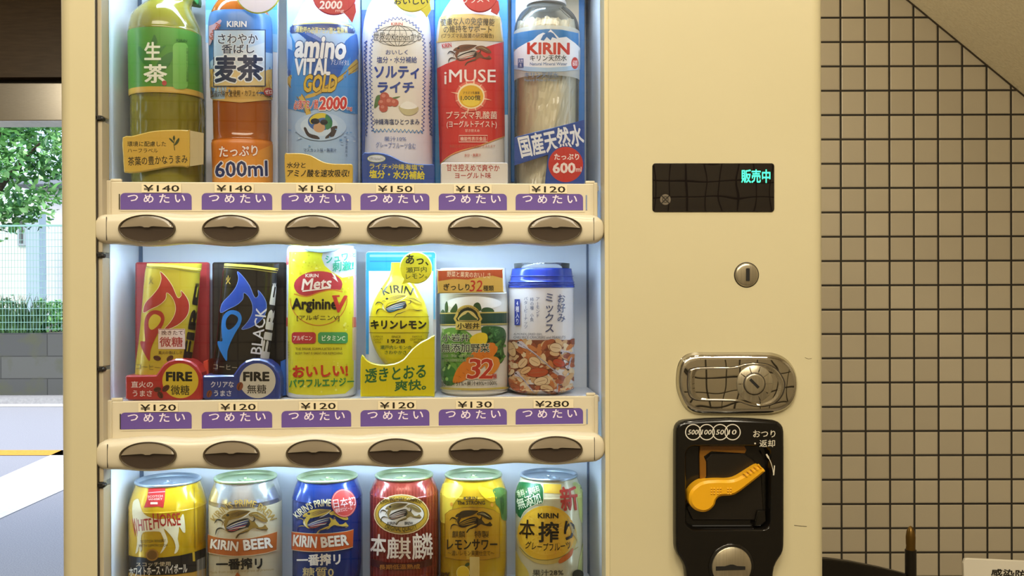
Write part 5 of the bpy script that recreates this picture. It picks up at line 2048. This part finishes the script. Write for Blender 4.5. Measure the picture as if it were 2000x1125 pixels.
A.poly([(160, 960), (190, 880), (260, 800), (340, 730), (410, 700), (450, 715), (455, 760), (380, 850), (300, 920), (220, 968), (175, 978)], '#d97a24', 3)
A.poly([(380, 880), (380, 820), (420, 795), (462, 805), (474, 850), (440, 905), (400, 920)], '#e08a30', 3)
A.poly([(440, 715), (480, 680), (488, 690), (460, 730)], '#5c8a3c')
A.poly([(468, 825), (500, 800), (502, 812), (476, 840)], '#5c8a3c')
for k in range(8):
    A.line([(200 + 26 * k, 930 - 24 * k), (215 + 26 * k, 940 - 24 * k)], 4, '#b85c18')
A.poly([(176, 555), (178, 510), (195, 470), (228, 447), (262, 442), (298, 450), (330, 475), (344, 512), (346, 555)], '#c9ac52', 2)
A.poly([(190, 552), (194, 515), (212, 480), (262, 458), (312, 482), (330, 518), (332, 552)], '#1f2c1c', 2)
A.poly([(198, 548), (206, 515), (232, 488), (262, 480), (294, 490), (318, 520), (324, 548)], '#d3bd72', 2)
A.poly([(202, 545), (225, 515), (245, 505), (262, 490), (285, 510), (310, 530), (320, 545)], '#35502c', 2)
A.text('KOIWAI FARM PRODUCTS', 190, 452, 334, 476, '#2a2410', 0.008, arc=82)
A.rect(180, 556, 348, 612, '#cdb45a', 4)
A.text('小岩井', 190, 564, 338, 606, '#1f1c10', 0.035)
for t, x0, y0, x1, y1 in (('小岩井', 90, 640, 270, 692), ('無添加野菜', 86, 706, 404, 766)):
    A.text(t, x0, y0, x1, y1, '#1d2a1c', 0.02, halo='#dfe3c8', hb=.04)
A.text('食塩・砂糖・香料不使用', 96, 782, 298, 800, '#2a3a22', halo='#b9cf94')
A.text('32種の野菜と果実', 96, 812, 250, 830, '#2a3a22', halo='#b9cf94')
A.text('3', 262, 808, 348, 950, '#bf3a28', 0.02, sh=.14, halo='#f2d8b8', hb=.025)
A.text('2', 340, 808, 432, 948, '#bf3a28', 0.02, sh=.14, halo='#f2d8b8', hb=.025)
A.text('種', 418, 912, 452, 946, '#bf3a28', 0.02)
A.text('野菜汁51%+果汁49%=100%', 92, 962, 452, 996, '#3a3226', 0.006, rot=1)
A.line([(76, 1012), (300, 1020), (526, 1010)], 14, '#c9b24e', smooth=3)
mb.build('can_body', r)
mb = MB()
card(mb, c, smooth_poly([(52, 206), (60, 200), (280, 196), (490, 192), (498, 200), (502, 280), (504, 348), (496, 356), (280, 360), (64, 362), (54, 356), (50, 280)], 2), 0.0124, 0.0024, ink('#d8b258'), 0.0008)
A = Art(mb, Flat(DY + 0.0124), c)
A.poly([(56, 206), (496, 198), (498, 258), (430, 240), (350, 250), (260, 268), (160, 262), (56, 278)], '#b9522c')
A.text('野菜と果実のおいしさ', 116, 214, 416, 254, '#efd9b4', 0.015, rot=-2)
A.text('ぎっしり', 92, 294, 272, 342, '#2a2a1c', 0.03)
A.text('32', 274, 272, 362, 350, '#bf3a28', 0.008, sh=.12)
A.text('種類', 364, 308, 438, 346, '#2a2a1c', 0.018)
mb.build('top_card', r, 'orange and yellow card')

# ---------------------------------------------------------------- snack mix can
b = Body([(192, 572, 962), (200, 566, 966), (255, 556, 974), (300, 545, 983), (318, 541, 985), (330, 540, 985), (960, 540, 985), (1000, 548, 976), (1045, 590, 932), (1062, 605, 920)], c, 0.0165, 0.95, 2.1)
settle(b, ZSH[1])
r = root('snack_can', 'snack mix can with a dark blue lid and a picture of nuts and small fish', 'can', c, 762, b.ya, 1)
body_z = [z for z in b.zs if z <= b.zrow(316)]
mb = MB()
mb.rings([b.ring(z) for z in body_z], wrap('can_greywhite', '#dedadb'))
A = Art(mb, b, c, off=0.0003)
A.poly([(520, 682), (1000, 682), (1000, 1000), (960, 1046), (570, 1046), (520, 1000)], '#7a3f2a')
rnd = random.Random(21)
pts = [(rnd.uniform(540, 985), rnd.uniform(690, 1040)) for _ in range(150)]
A.inc = 0.000004
for x, y in pts:
    A.ell(x, y, rnd.uniform(24, 42), rnd.uniform(13, 21), rnd.choice(['#c9a070', '#d6b284', '#a85a38', '#b8683c', '#c47a44', '#dcc49c', '#8f4a30']), rnd.uniform(0, 180), 16)
A.inc = 0.00001
for x, y, w, h, rt, cl in ((640, 840, 44, 30, -50, '#d9b98c'), (720, 830, 46, 34, 30, '#dcbd90'), (740, 905, 80, 36, -5, '#b4522f'), (860, 735, 46, 36, 10, '#dcc19a'), (760, 965, 52, 32, -15, '#e0c69c'), (880, 840, 46, 30, 20, '#b8492c'), (660, 890, 44, 24, -30, '#d8b07c'), (800, 1015, 50, 30, 20, '#dcbe90'), (590, 1005, 40, 22, 30, '#b05c38'), (565, 745, 30, 60, -20, '#d4b080')):
    A.ell(x, y, w * .94, h * .94, '#6a3824', rt, 22)
    A.ell(x, y, w * .88, h * .86, cl, rt, 22)
    A.line([(x - w * .6 * math.cos(math.radians(rt)), y - w * .6 * math.sin(math.radians(rt))), (x + w * .6 * math.cos(math.radians(rt)), y + w * .6 * math.sin(math.radians(rt)))], 3, '#9a6a44')
for x0, y0, x1, y1 in ((605, 695, 880, 915), (590, 905, 720, 1045), (890, 765, 985, 775), (935, 880, 965, 800), (860, 1040, 875, 980)):
    A.line([(x0, y0), ((x0 * 2 + x1) / 3 + 6, (y0 * 2 + y1) / 3 - 8), ((x0 + 2 * x1) / 3, (y0 + 2 * y1) / 3 - 4), (x1, y1)], [14, 40, 30, 9], '#c9bfc4', smooth=4)
    A.line([(x0, y0), ((x0 + x1) / 2 + 4, (y0 + y1) / 2 - 6), (x1, y1)], 5, '#8f8a9a', smooth=4)
    A.ell(x0 + 6, y0 + 6, 6, 6, '#2a2424', n=10)
A.text(vert('お好み'), 868, 368, 922, 558, '#3a4470', 0.006)
A.text(vert('ミックス'), 790, 362, 846, 628, '#3a4470', 0.006)
A.text(vert('アーモンド'), 730, 390, 752, 526, '#3a4470')
A.text(vert('柿の種'), 690, 390, 714, 475, '#3a4470')
A.text(vert('小魚'), 690, 500, 714, 556, '#3a4470')
A.text(vert('バターピーナッツ'), 650, 386, 674, 602, '#3a4470')
A.rect(588, 402, 624, 580, '#2c3f96')
A.text(vert('4種入り'), 595, 415, 618, 572, '#f0f0f4', 0.02)
A.text('ALMONDS, DRIED FISH,', 582, 634, 770, 650, '#6a6a74', 0.01, sh=.12)
A.text('CHILI RICE CRACKERS and PEANUTS', 582, 654, 922, 672, '#6a6a74', 0.01, sh=.12)
mb.build('can_body', r)
mb = MB()
M_blid = mottled('lid_blue', '#22389a', '#2a46b0', 14, 0.22, 0.1)
lidz = [z for z in b.zs if z >= body_z[-1] - 1e-6]
rr_ = [b.ring(body_z[-1] - 0.0006, 0.0007)] + [b.ring(z, 0.0007) for z in lidz]
mb.rings(rr_, M_blid)
for zz_ in (b.zrow(245), b.zrow(300)):
    mb.rings([b.ring(zz_ - 0.0006, 0.0008), b.ring(zz_, 0.0016), b.ring(zz_ + 0.0006, 0.0008)], M_blid, cap0=False, cap1=False)
mb.build('lid', r)
mb = MB()
xc, w = b.at(b.zs[-1])
mb.lathe_z(float(xc), b.ya, [(w * 0.97, b.zs[-1] + 0.0002), (w * 0.98, b.zs[-1] + 0.005), (w * 0.8, b.zs[-1] + 0.0055)], clear_sheet('cover_clear', (0.97, 0.97, 0.98), 1.35, 0.02, haze=0.06), 48)
mb.build('clear_cover', r)

# ---------------------------------------------------------------- six cans of the bottom row
M_lid = mottled('lid_aluminium', '#b9c4d2', '#c6d0dc', 20, 0.28, metal=0.85)
M_lidg = mottled('lid_pale_gold', '#b9c79a', '#c6d2a8', 20, 0.28, metal=0.8)


def drink_can(label, crop, prof, paint, lidm, rot=0.0, metal=0.35):
    b = Body(prof, crop, 0.0145, 1.0, 2.0, step=4, ystep=12)
    settle(b, ZSH[2])
    r = root('drink_can', label, 'can', crop, (prof[3][1] + prof[3][2]) / 2, b.ya, 2)
    xc, w = (float(t) for t in b.at(b.zs[-1]))
    wb = float(b.ws.max())
    b.xs = np.full_like(b.xs, float(b.at((b.zs[0] + b.zs[-1]) / 2)[0]))
    xc = float(b.xs[0])
    mb = MB()
    zb = b.zs[0]
    # body with rounded foot
    rings = [b.ring(z) for z in b.zs if z > zb + 0.006]
    foot = [[(xc + (wb - d) * math.cos(2 * PI * k / 56), b.ya + (wb - d) * math.sin(2 * PI * k / 56), zb + h) for k in range(64)] for d, h in ((0.006, 0.0), (0.0035, 0.0015), (0.001, 0.0045))]
    mb.rings(foot + rings, wrap('can_paint_' + paint.strip('#'), paint, 0.2, metal, 0.6), cap1=False)
    zt = b.zs[-1]
    lid = MB()
    lid.lathe_z(xc, b.ya, [(w - 0.0008, zt - 0.0004), (w + 0.0006, zt + 0.0004), (w + 0.0009, zt + 0.0016), (w + 0.0004, zt + 0.0026), (w - 0.0008, zt + 0.0029), (w - 0.0019, zt + 0.0024), (w - 0.0026, zt - 0.0006), (w - 0.0040, zt - 0.0036), (w - 0.0052, zt - 0.0036), (w - 0.0060, zt - 0.0020), (0.0005, zt - 0.0016)], lidm, 64)
    lid.build('lid', r)
    tab = MB()
    ca, sa = math.cos(rot), math.sin(rot)
    tr = lambda x, y, z: (xc + x * ca - y * sa, b.ya + x * sa + y * ca, zt + z)
    out = [(0.0082 * math.cos(a), 0.004 + 0.0125 * math.sin(a) * (1 if math.sin(a) > 0 else 0.9)) for a in [2 * PI * k / 28 for k in range(28)]]
    inn = [(0.0042 * math.cos(a), 0.009 + 0.0045 * math.sin(a)) for a in [2 * PI * k / 28 for k in range(28)]]
    tab.rings([[tr(x, -y, -0.0008) for x, y in out], [tr(x, -y, 0.0004) for x, y in out]], lidm, cap0=False, cap1=False)
    tri = tessellate_polygon([[Vector((x, y, 0)) for x, y in out], [Vector((x, y, 0)) for x, y in inn]])
    tab.add([tr(x, -y, 0.0004) for x, y in out + inn], [list(t) for t in tri], lidm)
    tab.rings([[tr(x, -y, 0.0004) for x, y in inn], [tr(x, -y, -0.0008) for x, y in inn]], lidm, cap0=False, cap1=False)
    p0 = tr(0, 0, 0)
    tab.lathe_z(p0[0], p0[1], [(0.0025, zt - 0.0018), (0.0025, zt + 0.0012), (0.0015, zt + 0.0016), (0.0002, zt + 0.0016)], lidm, 20)
    tab.build('pull_tab', r)
    op = MB()
    ov = [(0.0095 * math.cos(a), 0.0135 + 0.0075 * math.sin(a)) for a in [2 * PI * k / 28 for k in range(28)]]
    ov2 = [(x * 0.94, 0.0135 + (y - 0.0135) * 0.94) for x, y in ov]
    op.rings([[tr(x, y, -0.0016) for x, y in ov], [tr(x, y, -0.0011) for x, y in ov], [tr(x, y, -0.0013) for x, y in ov2]], lidm, cap0=False, cap1=False)
    op.build('mouth_score', r)
    return r, b, mb, Art(mb, b, crop, off=0.0003, inc=0.000014)


def P6(l, rr, rt, bl, br, bt):
    """rim left/right at row rt, body left/right from row bt downward"""
    return [(rt, l + 6, rr - 6), (rt + 14, l + 4, rr - 4), (rt + (bt - rt) * 0.45, l - (l - bl) * 0.45, rr + (br - rr) * 0.45), (rt + (bt - rt) * 0.8, l - (l - bl) * 0.86, rr + (br - rr) * 0.86), (bt, bl, br), (bt + 60, bl, br), (1125, bl, br), (1400, bl, br)]


# yellow highball can
r, b, mb, A = drink_can('yellow can with a white horse and red lettering', R3A, P6(443, 1068, 200, 374, 1113, 420), '#d8ae1c', M_lid, 0.3)
A.poly([(552, 268), (716, 268), (708, 380), (695, 458), (650, 445), (600, 448), (506, 456), (535, 380)], '#b32a2a')
A.line([(550, 312), (640, 304), (712, 300)], 8, '#e09a94')
A.text('SCOTCH\nWHISKY', 545, 335, 690, 385, '#e8b8a8', 0.02, rot=3)
A.rect(570, 402, 640, 424, '#e6c9b4')
H = '#e8dcb4'
A.poly([(404, 400), (430, 375), (455, 372), (470, 420), (490, 490), (540, 540), (640, 570), (760, 560), (840, 580), (880, 520), (895, 540), (905, 620), (908, 700), (880, 690), (850, 640), (845, 690), (835, 760), (848, 830), (830, 890), (800, 905), (815, 850), (800, 780), (760, 720), (700, 660), (720, 720), (740, 790), (700, 870), (665, 905), (690, 850), (705, 790), (680, 720), (655, 690), (560, 690), (500, 700), (480, 760), (490, 860), (470, 890), (460, 820), (452, 880), (425, 905), (440, 820), (440, 740), (420, 640), (400, 560), (395, 470)], H, 2)
A.text('W', 400, 560, 450, 740, '#a82a20', 0.012, rot=6)
A.text('HITE', 452, 565, 585, 680, '#a82a20', 0.02, rot=6)
A.text('H', 596, 510, 652, 662, '#a82a20', 0.02, rot=4)
A.text('ORSE', 658, 512, 862, 638, '#a82a20', 0.02, rot=4)
A.text('SCOTCH WHISKY', 476, 768, 720, 797, '#6a5418', 0.012, rot=2)
A.text('WITH LEMON SODA', 460, 812, 740, 838, '#6a5418', 0.012, rot=1)
A.poly([(340, 920), (420, 936), (540, 948), (700, 942), (860, 922), (980, 895), (1130, 840), (1130, 1040), (980, 1085), (800, 1110), (600, 1116), (450, 1108), (340, 1080)], '#221c18')
A.poly([(340, 1085), (450, 1112), (600, 1120), (800, 1114), (980, 1090), (1130, 1045), (1130, 1180), (340, 1180)], '#c9993a')
A.ell(588, 918, 62, 58, '#a9782c')
A.ell(588, 918, 48, 45, '#7a5420')
A.text('スコッチ使用', 434, 985, 765, 1030, '#d8c49a', 0.012, rot=1.5)
A.text('ホワイトホース・ハイボール', 368, 1020, 925, 1110, '#efe6d2', 0.03, rot=4)
A.line([(990, 262), (996, 480), (1000, 860)], 5, '#6a5618')
A.line([(985, 890), (990, 980)], 22, '#c9a62c')
for k in range(8):
    A.line([(1030 + 8 * k, 400 + 2 * k), (1026 + 9 * k, 830 - 8 * k)], 4, '#a8861c')
for k in range(9):
    A.line([(1018 + 9 * k, 968 - 4 * k), (1018 + 9 * k, 1125)], 3 + (k * 7) % 4, '#b9b4a8')
mb.build('can_body', r)

# silver beer can
r, b, mb, A = drink_can('silver beer can with a running beast crest and an orange band', R3B, P6(110, 716, 170, 50, 752, 360), '#bdb8b0', M_lidg, 0.5, 0.75)
b.band(mb, 385, 1140, wrap('can_beige', '#cfc09c', 0.3, 0.1), 0.0002, nz=12)
A.off += 0.0004
A.text("KIRIN'S PRIME BREW", 24, 372, 736, 446, '#a5843e', 0.025, arc=335)
emblem(A, 100, 478, 612, 758, '#8a6a2c')
A.poly([(30, 716), (150, 748), (300, 760), (450, 752), (600, 718), (696, 690), (690, 868), (600, 895), (450, 918), (300, 925), (150, 912), (30, 888)], '#b5622a')
A.line([(30, 714), (150, 746), (300, 758), (450, 750), (600, 716), (696, 688)], 6, '#d9c29a', smooth=3)
A.line([(30, 890), (150, 914), (300, 927), (450, 920), (600, 897), (690, 870)], 6, '#d9c29a', smooth=3)
A.text('KIRIN', 68, 772, 330, 868, '#f0e6d4', 0.05, rot=-6, halo='#7a3c18', hb=.03)
A.text('BEER', 376, 755, 652, 860, '#f0e6d4', 0.05, rot=6, halo='#7a3c18', hb=.03)
A.text('一番搾リ', 122, 945, 556, 1058, '#1f1a16', 0.045, rot=1.5)
A.text('Made from only the first press of premium', 60, 1058, 662, 1092, '#a88a50', 0.004, rot=3, sh=.2)
A.poly([(320, 1085), (340, 1105), (350, 1130), (300, 1130), (308, 1105)], '#b5622a', 2)
mb.build('can_body', r)

# blue beer can
r, b, mb, A = drink_can('dark blue beer can with a running beast crest and a red round seal', R3B, P6(905, 1494, 165, 858, 1540, 350), '#1e377c', M_lidg, 0.4, 0.3)
A.text("KIRIN'S PRIME", 850, 396, 1236, 470, '#d6c79a', 0.025, arc=395, rot=21)
emblem(A, 890, 470, 1400, 720, '#c2a440', '#20264a', '#33508e', '#e0dcc8', '#b04a3a')
A.poly([(830, 690), (960, 705), (1100, 712), (1250, 705), (1380, 688), (1446, 670), (1440, 838), (1380, 855), (1250, 876), (1100, 884), (960, 878), (830, 862)], '#c2561f')
A.line([(830, 688), (960, 703), (1100, 710), (1250, 703), (1380, 686), (1446, 668)], 5, '#d6c8a8', smooth=3)
A.line([(830, 864), (960, 880), (1100, 886), (1250, 878), (1380, 857), (1440, 840)], 5, '#d6c8a8', smooth=3)
A.text('KIRIN', 870, 728, 1098, 842, '#f0e6d4', 0.05, rot=-5, halo='#7a3214', hb=.03)
A.text('BEER', 1134, 728, 1398, 835, '#f0e6d4', 0.05, rot=6, halo='#7a3214', hb=.03)
A.text('一番搾リ', 906, 905, 1322, 1020, '#efe8dc', 0.045, rot=1.5)
A.text('糖質0', 962, 1035, 1258, 1135, '#d0bd86', 0.02, rot=1)
A.ell(1352, 410, 118, 138, '#b8403a', -8)
A.ring(1352, 410, 108, 128, 4, '#dfa89c', -8)
A.text('日本初', 1252, 358, 1464, 446, '#f4e6e0', 0.012, rot=8)
A.text('糖質ゼロビール', 1272, 450, 1432, 492, '#f0d6cc', 0.008, rot=10)
mb.build('can_body', r)

# red can
r, b, mb, A = drink_can('dark red can with an oval crest and white characters', R3C, P6(174, 740, 150, 112, 784, 310), '#863024', M_lidg, -0.4, 0.25)
for k in range(23):
    x = 122 + 30 * k
    A.line([(x, 250), (x, 1130)], 5, '#93382a')
A.ell(422, 522, 266, 196, '#dfc48e')
A.ell(422, 522, 256, 187, '#7a5a20')
A.ell(422, 522, 248, 180, '#b9952e')
A.ell(420, 520, 222, 128, '#3a2c14')
A.ell(420, 520, 216, 122, '#e6dfd0')
emblem(A, 214, 408, 612, 622, '#8f7a44', '#2e2a24', '#6a5a5a', '#e8e0d0', '#b08a70')
A.text('KIRIN BREWERY COMPANY', 216, 350, 622, 388, '#3a2c10', 0.02, arc=520)
A.text('ORIGINAL QUALITY', 262, 640, 570, 696, '#3a2c10', 0.015, arc=-430)
A.text('KIRIN', 288, 592, 374, 622, '#2a2418', 0.025)
A.text('BREW', 452, 592, 530, 622, '#2a2418', 0.025)
A.text('本', 130, 712, 278, 924, '#f0e0cc', 0.03, rot=-4)
A.text('麒', 282, 742, 510, 958, '#f0e0cc', 0.018)
A.text('麟', 518, 700, 716, 962, '#f0e0cc', 0.018, rot=2)
A.poly([(136, 950), (250, 982), (422, 1000), (600, 980), (710, 945), (704, 1015), (600, 1045), (422, 1068), (250, 1052), (140, 1022)], '#4a1810')
A.text('長期低温熟成', 212, 1006, 596, 1056, '#b9762c', 0.02, rot=1)
mb.build('can_body', r)

# lemon sour can
r, b, mb, A = drink_can('golden lemon sour can with a dark crest and pale square glass', R3C, P6(846, 1404, 145, 798, 1450, 310), '#c9a11c', M_lidg, 0.0, 0.35)
A.poly([(790, 240), (1000, 235), (1010, 320), (930, 420), (880, 600), (790, 560)], '#d2b53c', 3)
A.poly([(1170, 250), (1260, 270), (1330, 300), (1345, 380), (1290, 400), (1200, 330)], '#e0b41a', 3)
A.poly([(1310, 280), (1400, 260), (1460, 330), (1460, 560), (1400, 570), (1380, 470), (1340, 420), (1330, 340)], '#4a6a2a', 3)
A.poly([(1380, 330), (1420, 380), (1410, 520), (1390, 480)], '#2c4a1c', 3)
A.poly([(850, 520), (900, 480), (1000, 458), (1110, 452), (1220, 458), (1320, 480), (1376, 520), (1376, 940), (1250, 965), (1110, 972), (960, 965), (850, 940)], '#b3831a', 0)
A.line([(850, 520), (900, 480), (1000, 458), (1110, 452), (1220, 458), (1320, 480), (1376, 520), (1376, 940), (1250, 965), (1110, 972), (960, 965), (850, 940)], 5, '#7a5414', closed=True)
A.rect(1056, 620, 1136, 960, '#c9a030')
A.text('KIRIN', 1030, 348, 1160, 382, '#33260c', 0.035)
A.text('The STRONG', 966, 388, 1236, 428, '#33260c', 0.035)
A.ell(912, 425, 14, 20, '#c98a2a')
A.ell(1302, 430, 14, 18, '#c98a2a')
emblem(A, 895, 480, 1304, 700, '#3a2a10', '#2a1e0c', '#3a2a10', '#b3831a', '#2a1e0c')
A.text('麒麟', 922, 680, 1045, 748, '#4a3414', 0.01)
A.text('特製', 1132, 680, 1270, 748, '#4a3414', 0.01)
A.text('レモンサワー', 872, 762, 1350, 868, '#2a1e0c', 0.03)
A.text('〜濃いレモン果実仕立て〜', 880, 872, 1322, 925, '#6a4c18', 0.012)
A.rect(1088, 935, 1180, 1135, '#dcc47a', 4)
A.ell(1025, 1090, 60, 66, '#dcb428')
A.ring(1025, 1090, 60, 66, 4, '#e8d27a')
A.ell(1066, 1010, 24, 16, '#3a4a1c', -30)
A.text('9%', 815, 1085, 905, 1150, '#4a3414', 0.04)
mb.build('can_body', r)

# grapefruit can
r, b, mb, A = drink_can('pale green grapefruit can with a yellow fruit and dark green flash', R3D, P6(182, 740, 148, 132, 788, 310), '#d6cfab', M_lid, 0.3, 0.25)
A.poly([(690, 215), (760, 230), (800, 320), (800, 600), (760, 560), (740, 400)], '#b4bb6c', 2)
A.poly([(120, 850), (190, 980), (250, 1060), (262, 1140), (120, 1140)], '#c9b452', 2)
A.poly([(800, 800), (770, 900), (745, 1020), (742, 1140), (800, 1140)], '#b9bf7c', 2)
A.poly([(405, 225), (580, 228), (572, 320), (410, 312)], '#d6ad34', 0)
A.poly([(120, 240), (200, 205), (300, 218), (382, 226), (402, 260), (406, 330), (398, 412), (330, 425), (260, 460), (215, 500), (188, 560), (140, 500), (120, 400)], '#175a2c', 2)
A.line([(382, 226), (404, 262), (408, 330), (400, 414), (330, 428), (262, 464), (216, 505), (190, 562)], 5, '#d9cfae', smooth=2)
A.text('香料・酸味料', 150, 262, 372, 335, '#d9d6ae', 0.006, rot=14)
A.text('無添加', 148, 335, 384, 446, '#e6e2c4', 0.015, rot=17)
A.ell(440, 740, 292, 272, '#c9b060')
A.ell(435, 705, 278, 268, '#dba92c')
A.ell(430, 690, 240, 230, '#e2b234')
rnd = random.Random(5)
A.off += 0.00004
A.inc = 0.000003
for k in range(90):
    a, q = rnd.uniform(0, 2 * PI), math.sqrt(rnd.uniform(0, 1))
    A.ell(430 + 225 * q * math.cos(a), 700 + 225 * q * math.sin(a), rnd.uniform(8, 22), rnd.uniform(4, 9), rnd.choice(['#e8bf4a', '#d9a428', '#e4b63e', '#dca23a']), math.degrees(a), 10)
A.off += 0.00003
A.inc = 0.000014
A.line([(180, 840), (260, 925), (360, 962), (480, 962), (600, 925), (740, 840)], 6, '#8a7a34', smooth=4)
A.poly([(560, 960), (640, 900), (690, 850), (680, 920), (620, 975), (560, 1000)], '#c96a24', 3)
A.text('新', 566, 245, 736, 488, '#b53a2c', 0.03, rot=6)
A.text('KIRIN', 354, 508, 552, 560, '#2a2212', 0.05)
A.text('本', 178, 572, 328, 756, '#241c10', 0.02, rot=-3)
A.text('搾', 360, 592, 556, 796, '#241c10', 0.03)
A.text('り', 604, 585, 706, 775, '#241c10', 0.03, rot=-4)
A.text('グレープフルーツ', 238, 800, 670, 880, '#2e2412', 0.02, arc=-900)
A.text('果汁28%', 304, 1058, 598, 1120, '#4a4438', 0.02, rot=1)
A.ell(735, 1110, 54, 50, '#2a2a20')
for k in range(6):
    A.line([(640 + 14 * k, 560 + 26 * k), (680 + 12 * k, 700 + 20 * k)], 5, '#b9a878')
mb.build('can_body', r)
